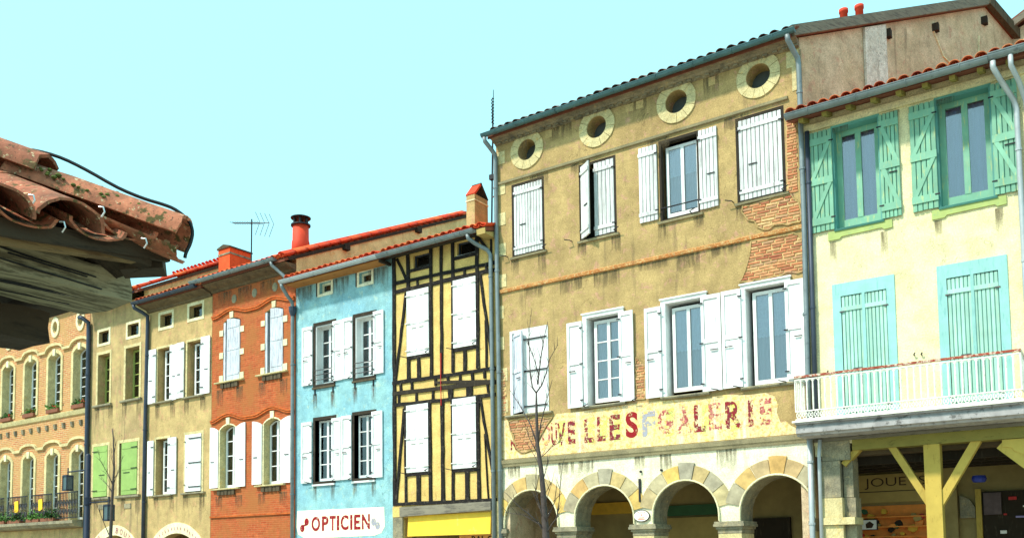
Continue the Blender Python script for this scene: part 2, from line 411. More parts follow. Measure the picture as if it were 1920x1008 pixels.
# ------------------------------------------------------------------ wall with openings
def arc(x0, x1, zs, rise, n=14):
    """points of a segmental / semicircular arc from (x0,zs) to (x1,zs)"""
    h = (x1 - x0) / 2; R = (h * h + rise * rise) / (2 * rise); cz = zs + rise - R; cx = (x0 + x1) / 2
    a = math.acos(max(-1, min(1, (zs - cz) / R)))
    if rise > h + 1e-6: a = math.pi / 2
    return [(cx - R * math.sin(a - 2 * a * i / n), cz + R * math.cos(a - 2 * a * i / n)) for i in range(n + 1)]
def wall(mb, X0, X1, Z0, Z1, ops, y=0., t=.4, rv=None):
    """ops: (x0,x1,z0,z1[,rise]); rise 'o' = circle"""
    xs = sorted({X0, X1} | {v for o in ops for v in o[:2] if X0 < v < X1}); zs = sorted({Z0, Z1} | {v for o in ops for v in o[2:4] if Z0 < v < Z1})
    for i in range(len(xs) - 1):
        for j in range(len(zs) - 1):
            cx = (xs[i] + xs[i + 1]) / 2; cz = (zs[j] + zs[j + 1]) / 2
            if any(o[0] < cx < o[1] and o[2] < cz < o[3] for o in ops): continue
            mb.add([(xs[i], y, zs[j]), (xs[i + 1], y, zs[j]), (xs[i + 1], y, zs[j + 1]), (xs[i], y, zs[j + 1])], [(0, 1, 2, 3)])
    front = mb
    for o in ops:
        mb = rv or front
        x0, x1, z0, z1 = o[:4]; rise = o[4] if len(o) > 4 else 0
        if rise == 'o':
            n = 28; cx, cz, r = (x0 + x1) / 2, (z0 + z1) / 2, (x1 - x0) / 2
            pts = [(cx + r * math.cos(math.pi * (1 - i / n)), r * math.sin(math.pi * i / n)) for i in range(n + 1)]
            for sg, ze in ((1, z1), (-1, z0)):
                for (ax, az), (bx, bz) in zip(pts, pts[1:]):
                    front.add([(ax, y, cz + sg * az), (bx, y, cz + sg * bz), (bx, y, ze), (ax, y, ze)], [(0, 1, 2, 3)])
                    mb.add([(ax, y, cz + sg * az), (bx, y, cz + sg * bz), (bx, y + t, cz + sg * bz), (ax, y + t, cz + sg * az)], [(0, 1, 2, 3)])
            continue
        zt = z1
        if rise:
            zt = z1 - rise; pts = arc(x0, x1, zt, rise)
            for (ax, az), (bx, bz) in zip(pts, pts[1:]):
                front.add([(ax, y, az), (bx, y, bz), (bx, y, z1), (ax, y, z1)], [(0, 1, 2, 3)])
                mb.add([(ax, y, az), (bx, y, bz), (bx, y + t, bz), (ax, y + t, az)], [(0, 1, 2, 3)])
        else: mb.add([(x0, y, z1), (x1, y, z1), (x1, y + t, z1), (x0, y + t, z1)], [(0, 1, 2, 3)])
        for x in (x0, x1): mb.add([(x, y, z0), (x, y, zt), (x, y + t, zt), (x, y + t, z0)], [(0, 1, 2, 3)])
        if z0 > .3: mb.add([(x0, y, z0), (x1, y, z0), (x1, y + t, z0), (x0, y + t, z0)], [(0, 1, 2, 3)])

def shell(house, X0, X1, ez, pitch, ridge_y, eave_y, mat, back=None, zlow=0., skew=0., zskew=0.):
    """side walls, back wall of a house, with gabled sides, plus its dark inside face"""
    by = back or 2 * ridge_y; zf = ez - pitch * eave_y - .1; ridge_z = zf + pitch * ridge_y; zb = ridge_z - pitch * (by - ridge_y)
    for nm, X, sk in (('side_wall', X0 + .01, 0), ('side_wall', X1 - .01, skew)):
        mb = MB(); t = .25 if X < (X0 + X1) / 2 else -.25
        if sk: part(nm, MB().box(X + t, X, .02, by, zlow, zskew), mat, house)
        zl = zskew if sk else zlow
        pl = [(.02, zl), (by, zl), (by, zb), (ridge_y, ridge_z), (.02, zf)]
        a = [(X + sk * p[0], p[0], p[1]) for p in pl]; b = [(X + t + sk * p[0], p[0], p[1]) for p in pl]
        mb.add(a + b, [(0, 1, 2, 3, 4), (9, 8, 7, 6, 5)] + [(i, i + 5, (i + 1) % 5 + 5, (i + 1) % 5) for i in range(5)])
        part(nm, mb, mat, house)
    part('back_wall', MB().box(X0 + .01, X1 - .01 + skew * by, by - .25, by, max(zlow, zskew), zb), mat, house)

# ------------------------------------------------------------------ roof tiles
def canal(L, r0, r1, n=8, th=.014, conc=False, fl=.82):
    """one half-round clay tile along +y (0 = lower end), open below (or above when conc)"""
    mb = MB(); rows = []
    for yy, r in ((0, r0), (L, r1)):
        for rr in (r, r - th):
            ring = []
            for k in range(n + 1):
                a = math.pi * k / n
                z = math.sin(a) * rr * fl
                ring.append((math.cos(a) * rr, yy, -z if conc else z))
            rows.append(ring)
    o = rows[0] + rows[1] + rows[2] + rows[3]; m_ = n + 1; f = []
    for k in range(n):
        f += [(k, k + 1, 2 * m_ + k + 1, 2 * m_ + k), (m_ + k, 3 * m_ + k, 3 * m_ + k + 1, m_ + k + 1),
              (k, m_ + k, m_ + k + 1, k + 1), (2 * m_ + k, 2 * m_ + k + 1, 3 * m_ + k + 1, 3 * m_ + k)]
    f += [(0, 2 * m_, 3 * m_, m_), (n, m_ + n, 3 * m_ + n, 2 * m_ + n)]
    return mb.add(o, f)
TILE = {}
def tmesh(key, mat, *a, **k):
    if (key, mat) not in TILE:
        me = canal(*a, **k).mesh('roof_tile')
        for p in me.polygons: p.use_smooth = len(p.vertices) == 4
        me.materials.append(MATS[mat]); TILE[(key, mat)] = me
    return TILE[(key, mat)]

def roof(house, X0, X1, ez, pitch, ridge_y, eave_y=-.42, back=None, mat='roof_clay', sp=.215, over=(0, 0), verge=None, fieldmat=None, soffit='dark_timber', skew=0.):
    by = back or 2 * ridge_y; rz = ez + pitch * (ridge_y - eave_y); th = .09
    bz = rz - pitch * (by + .35 - ridge_y); a, b = X0 - over[0], X1 + over[1]
    pl = [(eave_y, ez - th), (ridge_y, rz - th), (by + .35, bz - th), (by + .35, bz), (ridge_y, rz), (eave_y, ez)]
    mb = MB(); n = len(pl)
    mb.add([(a, *p) for p in pl] + [(b + skew * p[0], *p) for p in pl], [tuple(range(n)), tuple(range(2 * n - 1, n - 1, -1))] + [(i, i + n, (i + 1) % n + n, (i + 1) % n) for i in range(n)])
    rf = part('roof', mb, 'roof_deck', house)
    ang = math.atan(pitch); L = .42
    cv = tmesh('cover', mat, L, .092, .075); pn = tmesh('pan', mat, L, .088, .1, conc=True)
    ncol = int((b - a) / sp)
    off = (b - a - ncol * sp) / 2
    cs, sn = math.cos(ang), math.sin(ang); nv = (0, -sn, cs)
    for i in range(ncol):
        x = a + off + sp * (i + .5) + random.uniform(-.012, .012)
        h = .062 + random.uniform(-.006, .006)
        inst('roof_tile', cv, mat, rf, (x, eave_y - .06 + random.uniform(-.015, .015) - sn * h, ez - .04 * pitch + h * cs), (ang + random.uniform(-.02, .02), 0, random.uniform(-.03, .03)))
        inst('roof_tile', pn, mat, rf, (x + sp / 2, eave_y - .04 - sn * .07, ez + .078 * cs), (ang, 0, random.uniform(-.02, .02)))
    fm = MB(); LR = math.hypot(ridge_y - eave_y, rz - ez); step = .34; nr = int(LR / step)
    def halftube(p, d, up, L, r):
        sx = d.cross(up).normalized(); vs = []
        for t, rr, lift in ((0, r, .03), (L, r * .84, 0)):
            for k in range(6):
                q = math.pi * k / 5; vs.append(p + d * t + sx * math.cos(q) * rr + up * (math.sin(q) * rr * .8 + lift))
        fm.add(vs, [(k, k + 1, 7 + k, 6 + k) for k in range(5)] + [(0, 1, 2, 3, 4, 5)])
    for sgn in (1, -1):
        d = Vector((0, sgn * cs, sn)); up = Vector((0, -sgn * sn, cs))
        base = Vector((0, eave_y, ez)) if sgn == 1 else Vector((0, by + .35, bz))
        m_ = nr if sgn == 1 else int(math.hypot(by + .35 - ridge_y, rz - bz) / step)
        for i in range(ncol):
            for j in range(1 if sgn == 1 else 0, m_ + 1):
                p = base + d * (j * step) + up * .02; p.x = a + off + sp * (i + .5) + skew * (p.y if skew else 0) * (i + .5) / ncol + random.uniform(-.01, .01)
                halftube(p, d, up, .4, .088)
    for i in range(int((b - a) / .36)):
        halftube(Vector((a + .36 * i, ridge_y, rz + .03)), Vector((1, 0, 0)), Vector((0, 0, 1)), .4, .11)
    fo = part('roof_tile_field', fm, fieldmat or mat, rf); fo['kind'] = 'stuff'
    return rf

def gutter(house, X0, X1, y, z, mat='zinc', r=.085):
    mb = MB(); n = 8
    prof = [(y - r * math.cos(math.pi * k / n), z - r * math.sin(math.pi * k / n)) for k in range(n + 1)]
    inn = [(y - (r - .008) * math.cos(math.pi * k / n), z - (r - .008) * math.sin(math.pi * k / n)) for k in range(n, -1, -1)]
    mb.prism(prof + inn, X0, X1, 'x')
    for X in (X0 - .004, X1): mb.prism(prof, X, X + .004, 'x')
    mb.tube([(X0, y - r, z), (X1, y - r, z)], .011, 6)
    g = part('gutter', mb, mat, house)
    k = int((X1 - X0) / .75)
    for i in range(k):
        X = X0 + (i + .5) * (X1 - X0) / k
        hb = MB(); hp = [(y - (r + .006) * math.cos(math.pi * q / n), z + .004 - (r + .006) * math.sin(math.pi * q / n)) for q in range(n + 1)]
        hb.tube([(X, *p) for p in hp], .009, 5); part('gutter_bracket', hb, mat, g)
    return g
def pipe(house, pts, mat='zinc', r=.045, clips=()):
    p = part('downpipe', MB().tube(pts, r, 10), mat, house, True)
    for z in clips:
        a = min(pts, key=lambda q: abs(q[2] - z))
        c = MB().tube([(a[0], a[1], z - .02), (a[0], a[1], z + .02)], r * 1.22, 10); c.box(a[0] - .012, a[0] + .012, a[1], .0, z - .012, z + .012)
        part('pipe_clip', c, mat, p)
    return p

# ------------------------------------------------------------------ windows and shutters
def window(house, x0, x1, z0, z1, d=.16, mat='white_paint', cols=2, rows=4, fw=.06, mw=.026, rise=0, pane='pane_glass', curtain_or_reflection=None, cz=None, lace=None, split=True, leaf=.035, room=True):
    mb = MB(); y0, y1 = d, d + .05
    zt = z1
    if rise:
        pts = arc(x0, x1, z1 - rise, rise, 8); inner = arc(x0 + fw, x1 - fw, z1 - rise, max(rise - fw * .4, .02), 8)
        zt = z1 - rise
        mb.prism(pts + list(reversed(inner)), y0, y1)
    else: mb.box(x0 + fw, x1 - fw, y0, y1, z1 - fw, z1)
    mb.box(x0, x0 + fw, y0, y1, z0, zt); mb.box(x1 - fw, x1, y0, y1, z0, zt); mb.box(x0 + fw, x1 - fw, y0, y1, z0, z0 + fw * 1.3)
    ix0, ix1, iz0, iz1 = x0 + fw, x1 - fw, z0 + fw * 1.3, z1 - (0 if rise else fw)
    xs = [ix0 + (ix1 - ix0) * i / cols for i in range(cols + 1)]
    zs = [iz0 + (iz1 - iz0) * i / rows for i in range(rows + 1)]
    for i in range(1, cols):
        ww = leaf if (split and 2 * i == cols) else mw / 2
        mb.box(xs[i] - ww, xs[i] + ww, y0 - .008, y1 - .003, iz0, iz1 - (.01 if rise else 0))
    for j in range(1, rows): mb.box(ix0, ix1, y0 + .004, y1 - .006, zs[j] - mw / 2, zs[j] + mw / 2)
    wn = part('window', mb, mat, house)
    me = None
    for i in range(cols):
        for j in range(rows):
            w_, h_ = xs[1] - xs[0], zs[1] - zs[0]
            if me is None: me = MB().box(-w_ / 2, w_ / 2, -.003, .003, -h_ / 2, h_ / 2).mesh('pane')
            inst('pane', me, pane, wn, (xs[i] + w_ / 2, d + .027, zs[j] + h_ / 2), (random.uniform(-.012, .012), 0, random.uniform(-.015, .015)))
    if curtain_or_reflection:
        c0, c1 = cz or (z0 + fw, z1)
        cb = MB(); n = 24; yb = d + .09
        px = [x0 + .01 + (x1 - x0 - .02) * i / n for i in range(n + 1)]
        py = [yb + .018 * math.sin(i * 1.9) for i in range(n + 1)]
        cb.add([(px[i], py[i], c0) for i in range(n + 1)] + [(px[i], py[i], c1) for i in range(n + 1)], [(i, i + 1, n + 2 + i, n + 1 + i) for i in range(n)])
        part('curtain_or_reflection', cb, curtain_or_reflection, wn)
    if lace:
        for (c0, c1) in lace:
            lb = MB(); n = 40; yb = d + .062; px = [x0 + fw + (x1 - x0 - 2 * fw) * i / n for i in range(n + 1)]
            lb.add([(px[i], yb + .006 * math.sin(i * 1.3), c0 - .022 * abs(math.sin(i * .62))) for i in range(n + 1)] + [(px[i], yb + .006 * math.sin(i * 1.3), c1) for i in range(n + 1)], [(i, i + 1, n + 2 + i, n + 1 + i) for i in range(n)])
            part('lace_curtain', lb, 'lace_blue', wn)
            hb = MB(); hb.add([(px[i], yb - .006 + .006 * math.sin(i * 1.3), c0 - .03 * abs(math.sin(i * .62)) - .004) for i in range(n + 1)] + [(px[i], yb - .006 + .006 * math.sin(i * 1.3), c0 + .012) for i in range(n + 1)], [(i, i + 1, n + 2 + i, n + 1 + i) for i in range(n)])
            part('lace_hem', hb, 'lace_hem', wn)
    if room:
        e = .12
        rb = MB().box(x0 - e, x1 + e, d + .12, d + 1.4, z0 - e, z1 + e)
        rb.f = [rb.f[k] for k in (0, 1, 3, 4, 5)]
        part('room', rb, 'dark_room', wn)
    return wn

def surround(house, x0, x1, z0, z1, wd, mat, proud=.015, bottom=False, rise=0):
    mb = MB()
    if rise:
        pa = arc(x0, x1, z1 - rise, rise); pb = arc(x0 - wd, x1 + wd, z1 - rise, rise + wd)
        mb.prism(pa + list(reversed(pb)), -proud, .0); zt = z1 - rise
    else:
        mb.box(x0 - wd, x1 + wd, -proud, .0, z1, z1 + wd); zt = z1
    mb.box(x0 - wd, x0, -proud, .0, z0, zt); mb.box(x1, x1 + wd, -proud, .0, z0, zt)
    if bottom: mb.box(x0 - wd, x1 + wd, -proud, .0, z0 - wd, z0)
    return part('window_surround', mb, mat, house)
def sill(house, x0, x1, z, mat, h=.06, proud=.09):
    return part('window_sill', MB().prism([(0.02, z - h), (-proud + .02, z - h), (-proud, z - h * .7), (-proud, z - .006), (.02, z)], x0, x1, 'x'), mat, house)
PLK = {}
def shutter(house, hx, z0, wd, h, dr, style='flat', mat='white_paint', y=-.012, ang=0., n=5, iron='iron_black', top=None, hinges=(.12, .88), label=None, strap=None, brace=False):
    """hx hinge side; dr +1 leaf extends to +x, -1 to -x.  Local frame: x along leaf, front -y."""
    th = .032; mb = MB(); kids = []
    X = lambda t: t * dr
    if style == 'plank':
        pw = wd / n
        for zz in ([.1, .9] if not brace else [.1, .5, .9]):
            hh = .075 if not brace else .13
            kids.append(('batten', MB().box(X(.0), X(wd), -th - .02, -th, h * zz - hh / 2, h * zz + hh / 2).mesh('batten'), mat, (0, 0, 0)))
        if brace:
            for za, zb in ((.1, .5), (.5, .9)):
                p, q = ((.04, za * h + .065), (wd - .04, zb * h - .065))
                if dr > 0: pass
                dx = .055
                pl = [(X(wd - p[0] - dx), p[1]), (X(wd - p[0] + dx * .4), p[1]), (X(wd - q[0] + dx), q[1]), (X(wd - q[0] - dx * .4), q[1])]
                kids.append(('brace', MB().prism(pl, -th - .017, -th - .001).mesh('brace'), mat, (0, 0, 0)))
        mb.box(X(.004), X(wd - .004), -.006, .006, .006, h - .006)
        key = (round(pw, 3), round(h, 2), mat)
        if key not in PLK:
            e = .006; a = pw / 2 - .006
            PLK[key] = MB().prism([(-a, 0), (-a, -th + e), (-a + e, -th), (a - e, -th), (a, -th + e), (a, 0)], 0, h, 'z').mesh('plank')
        kids += [('plank', PLK[key], mat, (X(pw * (i + .5)), 0, random.uniform(-.004, .004))) for i in range(n)]
    elif style == 'panel':
        st = min(.062, wd * .17); rl = .085
        mb.box(X(0), X(st), -th, 0, 0, h); mb.box(X(wd - st), X(wd), -th, 0, 0, h)
        zr = [0, .5 * h, h]
        for zc in (rl / 2, .52 * h, h - rl / 2): mb.box(X(st), X(wd - st), -th, 0, zc - rl / 2, zc + rl / 2)
        for za, zb in ((rl, .52 * h - rl / 2), (.52 * h + rl / 2, h - rl)):
            me = MB().box(-(wd / 2 - st) + .004, wd / 2 - st - .004, -.012, -.003, .004, zb - za - .004).mesh('panel')
            kids.append(('panel', me, mat, (X(wd / 2), 0, za)))
    else:
        if top:
            nseg = 8; tp = [(X(wd * i / nseg), h - top * (1 - (i / nseg if top > 0 else 1 - i / nseg)) ** 2 * (1 if top > 0 else 0) ) for i in range(nseg + 1)]
            mb.prism([(X(0), 0), (X(wd), 0)] + list(reversed(tp)), -th, 0)
        else: mb.box(X(0), X(wd), -th, 0, 0, h)
        for zz in hinges:
            mb.box(X(.035), X(wd - .035), -th - .011, -th, h * zz - .03, h * zz + .03)
    me = mb.mesh('shutter')
    if style == 'plank': me.materials.append(MATS[{'white_worn': 'grey_beam', 'teal_paint': 'teal_dark'}.get(mat, 'turquoise_paint')])
    o = link('shutter', me, mat, house, (hx, y, z0)); o.rotation_euler = (0, 0, ang)
    if label: o['label'] = label
    for nm, m_, mt, p in kids:
        c = bpy.data.objects.new(nm, m_); COL.objects.link(c)
        if not m_.materials: m_.materials.append(MATS[mt])
        c.parent = o; c.location = p
    def iron_part(nm, b):
        c = bpy.data.objects.new(nm, b.mesh(nm)); COL.objects.link(c); c.data.materials.append(MATS[iron]); c.parent = o
    if strap:
        for zz in strap:
            b = MB().box(X(-.02), X(wd * .9), -th - .024, -th - .012, h * zz - .014, h * zz + .014); b.tube([(X(wd * .9), -th - .016, h * zz), (X(wd * .9 + .01), -th - .02, h * zz)], .024, 8)
            iron_part('strap_hinge', b)
    elif iron:
        for zz in (.08, .5, .92) if style == 'panel' else hinges:
            iron_part('hinge', MB().box(X(-.03), X(.05 if style != 'flat' else wd * .35), -th - .03, -th - .012, h * zz - .011, h * zz + .011))
        if dr > 0 or style != 'plank':
            iron_part('latch', MB().box(X(wd * .45), X(wd * .85), -th - .02, -th - .001, h * .42, h * .42 + .016))
    return o
def stay(house, x, z, s=1, mat='iron_black'):
    part('shutter_stay', MB().tube([(x, 0, z), (x, -.1, z), (x + .13 * s, -.13, z + .035)], .011, 5), mat, house)

def stain(house, x, z, w_, h, mat='stain_grey', y=-.0035):
    q = [(x - w_ / 2, z), (x + w_ / 2, z)]; n = 6
    lo = [(x + w_ / 2 - w_ * i / n, z - h * random.uniform(.6, 1)) for i in range(n + 1)]
    part('water_stain', MB().prism(q + lo, y, y + .002), mat, house)
def glyphs(txt, x0, x1, z0, z1, mat, parent, y=-.004, bold=.02, name='lettering'):
    cu = bpy.data.curves.new('lettering', 'FONT'); cu.body = txt; cu.offset = bold; cu.resolution_u = 4
    to = bpy.data.objects.new('lettering_tmp', cu); COL.objects.link(to)
    bpy.context.view_layer.update()
    me = bpy.data.meshes.new_from_object(to.evaluated_get(bpy.context.evaluated_depsgraph_get()))
    bpy.data.objects.remove(to); bpy.data.curves.remove(cu)
    vs = [v.co.copy() for v in me.vertices]
    ax, bx = min(v.x for v in vs), max(v.x for v in vs); az, bz = min(v.y for v in vs), max(v.y for v in vs)
    cx, cz = (x0 + x1) / 2, (z0 + z1) / 2
    for v in me.vertices:
        v.co = Vector((((v.co.x - ax) / (bx - ax) - .5) * (x1 - x0), 0, ((v.co.y - az) / (bz - az) - .5) * (z1 - z0)))
    me.materials.clear(); me.materials.append(MATS[mat])
    return link(name, me, None, parent, (cx, y, cz))

# ================================================================== ground
g = part('ground', MB().add([(-700, -700, 0), (700, -700, 0), (700, 700, 0), (-700, 700, 0)], [(0, 1, 2, 3)]), 'ground_mat', None); struct(g)
pv = part('pavement', MB().box(-36, 10, -1.2, 4.5, .0, .12), 'stone_grey', None); struct(pv)

# ================================================================== F: tall ochre house with arcade
F = thing('ochre_house', 'tall ochre plastered house with four round attic windows above a stone arcade', 'house', (-3.4, 0, 0))
OC = [(-6.12, 11.02), (-4.27, 11.03), (-2.37, 11.03), (-.62, 11.02)]
ops = [(x - .24, x + .24, z - .24, z + .24, 'o') for x, z in OC]
TOPW = [(-6.57, -5.67), (-4.75, -3.82), (-2.80, -1.90), (-1.12, -.14)]
ops += [(a, b, 8.55, 10.29) for a, b in TOPW]
LOWW = [(-6.42, -5.95), (-4.62, -3.78), (-2.74, -1.90), (-1.02, -.2)]
LOWW[0] = (-6.66, -5.62)
ops += [(a, b, 4.86, 6.82) for a, b in LOWW]
mb = MB(); wall(mb, -7.0, .2, 3.76, 11.55, ops, 0, .34)
part('wall', mb, 'plaster_tan', F)
AC = [-6.14, -4.27, -2.40, -.53]
mb = MB()
for c in AC:
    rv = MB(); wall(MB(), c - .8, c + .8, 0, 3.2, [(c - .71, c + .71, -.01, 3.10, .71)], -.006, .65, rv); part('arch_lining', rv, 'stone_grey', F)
wall(mb, -7.0, .2, 0, 3.76, [(c - .71, c + .71, -.01, 3.10, .71) for c in AC], -.006, .65, MB())
part('arcade_wall', mb, 'plaster_cream', F)
# voussoirs
for ai, c in enumerate(AC):
    cz = 2.39; a0, a1 = 12, 168; n = 8
    cuts = [a0, 36, 57, 77, 97, 119, 143, a1]
    for i in range(len(cuts) - 1):
        p0, p1 = math.radians(cuts[i] + .6), math.radians(cuts[i + 1] - .6); key = i == 3
        r0, r1 = .712, 1.03 + (.05 if key else 0); pts = []
        for r, aa, bb in ((r0, p0, p1), (r1, p1, p0)):
            for k in range(7):
                t = aa + (bb - aa) * k / 6; pts.append((c + r * math.cos(t), cz + r * math.sin(t)))
        pts = [(min(p[0], .19), p[1]) for p in pts]
        part('voussoir', MB().prism(pts, -.03 - (.012 if key else 0) - random.uniform(0, .008), .05), 'voussoir', F)
    # raised roll along the opening edge
    rr = [(c + .725 * math.cos(math.radians(t)), -.042, cz + .725 * math.sin(math.radians(t))) for t in range(0, 181, 9)]
    part('arch_roll', MB().tube([(c + .725, -.042, 2.27)] + rr + [(c - .725, -.042, 2.27)], .018, 6), 'stone_quoin', F)
PX = [(-7.0, -6.85), (-5.43, -4.98), (-3.56, -3.11), (-1.69, -1.24), (.18, .2)]
for i, (a, b) in enumerate(PX):
    a2, b2 = a - .07, b + .07
    if i == 0: a2 = a
    if i == 4: b2 = b; 
    cb = MB()
    for pr, z0, z1 in ((.02, 2.02, 2.10), (.05, 2.10, 2.15), (.09, 2.15, 2.2), (.075, 2.2, 2.25)):
        cb.box(max(a - pr, -7.0), min(b + pr, .2), -.006 - pr - .01, .66 + pr * .3, z0, z1)
    part('impost', cb, 'stone_grey', F)
    cb = MB()
    for k, (z0, z1) in enumerate(((0, .5), (.51, 1.0), (1.01, 1.5), (1.51, 2.01))):
        bb = MB().box(max(a - .012, -7), min(b + .012, .2), -.024 - random.uniform(0, .006), .66, z0, z1)
        part('pier_stone', bb, 'stone_pale', F)
# arcade interior
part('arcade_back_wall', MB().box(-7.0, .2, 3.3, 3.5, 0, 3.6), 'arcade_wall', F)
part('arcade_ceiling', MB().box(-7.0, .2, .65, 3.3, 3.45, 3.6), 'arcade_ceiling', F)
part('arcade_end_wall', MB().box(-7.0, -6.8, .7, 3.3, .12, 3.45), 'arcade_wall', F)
part('shop_fascia', MB().box(-6.4, -4.95, 3.2, 3.3, 2.66, 2.95), 'shop_yellow', F)
part('shop_fascia', MB().box(-4.3, -2.9, 3.22, 3.3, 2.55, 2.8), 'shop_green', F)
part('shop_front', MB().box(-4.3, -2.9, 3.18, 3.3, 1.2, 2.5), 'arcade_wall_tan', F)
dr = part('door', MB().box(-2.15, -1.3, 3.2, 3.3, .12, 2.42), 'dark_timber', F)
part('poster', MB().box(-.9, -.78, 3.24, 3.3, 1.9, 2.55), 'shop_yellow', F)
sg = part('shop_sign', MB().prism([(.2, 2.3), (.62, 2.3), (.62, 2.72), (1.15, 2.72), (1.15, 2.55), (.95, 2.35), (.95, 2.0), (1.2, 2.0), (1.2, 1.6), (.2, 1.6)], 3.2, 3.28), 'shop_yellow', F)
part('shop_goods', MB().prism([(.75, 1.75), (1.0, 1.7), (1.1, 1.9), (.9, 2.1)], 3.1, 3.18), 'shop_red', F)
# cornice moulding above the arcade
part('cornice_band', MB().prism([(.02, 3.68), (-.045, 3.68), (-.055, 3.72), (-.075, 3.75), (-.085, 3.83), (.02, 3.85)], -6.99, .19, 'x'), 'moulding_grey', F)
# string courses
mb = MB(); mb.prism([(.02, 10.36), (-.05, 10.37), (-.06, 10.42), (.02, 10.45)], -6.99, -.05, 'x')
part('string_course', mb, 'moulding_grey', F)
mb = MB(); mb.prism([(.02, 7.76), (-.045, 7.77), (-.06, 7.83), (.02, 7.87)], -6.99, .16, 'x')
part('string_course', mb, 'string_mix', F)
# oculus rings of stone wedges
for x, z in OC:
    nn = 11; st = random.uniform(0, 1)
    for i in range(nn):
        a, b = 2 * math.pi * (i + st) / nn + .012, 2 * math.pi * (i + 1 + st) / nn - .012
        pts = [(x + r * math.cos(a + (b - a) * k / 4), z + r * math.sin(a + (b - a) * k / 4)) for r in (.245,) for k in range(5)]
        ro = .45 + random.uniform(-.012, .008)
        pts += [(x + ro * math.cos(b + (a - b) * k / 4), z + ro * math.sin(b + (a - b) * k / 4)) for k in range(5)]
        part('oculus_stone', MB().prism(pts, -.022 - random.uniform(0, .006), .04), 'stone_pale', F)
    part('oculus_back', MB().box(x - .3, x + .3, .33, .36, z - .3, z + .3), 'dark_hole', F)
# quoin-like plaster blocks at the left corner, and bare stones under the cornice
for k in range(9):
    zz = 4.95 + k * .74; wd = random.choice([.16, .24])
    part('corner_stone', MB().box(-6.985, -6.985 + wd, -.012, .01, zz, zz + .3), 'stone_pale', F)
for k in range(5):
    zz = 10.5 + k * .16; part('corner_stone', MB().box(.185 - random.choice([.14, .24]), .185, -.012, .01, zz, zz + .16), 'stone_pale', F)
for x in (-5.5, -3.45, -3.2, -1.55):
    part('bare_stone', MB().box(x - .1, x + random.uniform(.02, .12), -.006, .01, 11.14, 11.31), 'plaster_beige', F)
# eaves
mb = MB(); mb.prism([(.02, 11.33), (-.03, 11.34), (-.05, 11.37), (-.12, 11.38), (-.15, 11.42), (-.24, 11.43), (-.27, 11.46), (.02, 11.47)], -7.0, .2, 'x')
part('eaves_cornice', mb, 'cornice_grey', F)
for k in range(36):
    x = -6.9 + k * .2
    part('dentil', MB().box(x, x + .1, -.1, -.03, 11.335, 11.372), 'cornice_grey', F)
roof(F, -7.0, .2, 11.50, .45, 5.9, -.3, 11.6, mat='roof_clay_dark', over=(.03, .06), skew=.44)
gutter(F, -7.12, .24, -.4, 11.50, 'zinc_teal', .07)
pipe(F, [(-7.05, -.4, 11.43), (-7.05, -.38, 11.34), (-7.0, -.2, 11.2), (-6.97, -.09, 11.1), (-6.97, -.07, 11.0), (-6.96, -.07, 8), (-6.94, -.07, 5), (-6.95, -.07, .1)], 'zinc', .052, (10.3, 8.3, 5.9, 3.6))
pipe(F, [(.1, -.4, 11.43), (.1, -.38, 11.34), (.15, -.22, 11.18), (.19, -.1, 11.08), (.2, -.08, 10.95), (.2, -.08, 8), (.17, -.08, 5), (.16, -.08, 3.75)], 'zinc', .05, (10.4, 8.9, 6.1))
pipe(F, [(.16, -.08, 3.76), (.15, -.08, 2), (.15, -.08, .1)], 'zinc_pale', .052, (3.3, 2.15))
shell(F, -7.0, .2, 11.5, .45, 5.9, -.3, 'plaster_flank', 11.6, 0, .44, 9.6)
# flank details: verge beam, white-washed strip, purlin ends
kx = lambda y, e=0: .2 + .44 * y + e
part('verge_beam', MB().beam((kx(-.3, .08), -.3, 11.53), (kx(5.85, .08), 5.85, 14.3), .1, .2), 'grey_beam', F)
part('verge_beam', MB().beam((kx(5.85, .1), 5.85, 14.3), (kx(7.4, .1), 7.4, 13.62), .12, .22), 'brown_timber', F)
mb = MB(); a = [(kx(y, .0), y, z) for y, z in ((1.78, 9.5), (2.42, 9.5), (2.42, 12.58), (1.78, 12.3))]
mb.add(a + [(p[0] + .05, p[1] - .022, p[2]) for p in a], [(0, 1, 2, 3), (7, 6, 5, 4), (0, 4, 5, 1), (1, 5, 6, 2), (2, 6, 7, 3), (3, 7, 4, 0)])
part('pilaster', mb, 'whitewash', F)
for y, z in ((2.5, 12.5), (4.05, 13.15), (5.8, 13.9)):
    part('purlin_end', MB().box(kx(y) - .1, kx(y) + .09, y - .07, y + .07, z - .17, z), 'dark_timber', F)
for (ya, za, yb, zb) in ((4.0, 13.0, 4.3, 12.5), (4.3, 12.5, 4.7, 12.35), (4.7, 12.35, 4.85, 12.2), (5.6, 13.4, 5.5, 12.4), (5.5, 12.4, 5.62, 11.9), (5.5, 12.75, 5.2, 12.5), (5.2, 12.5, 5.1, 12.1)):
    part('mended_crack', MB().beam((kx(ya, .004), ya, za), (kx(yb, .004), yb, zb), .03, .02), 'stone_quoin', F)
part('stain_strip', MB().box(.212, .232, .02, .04, 9.9, 11.3), 'plaster_flank', F)
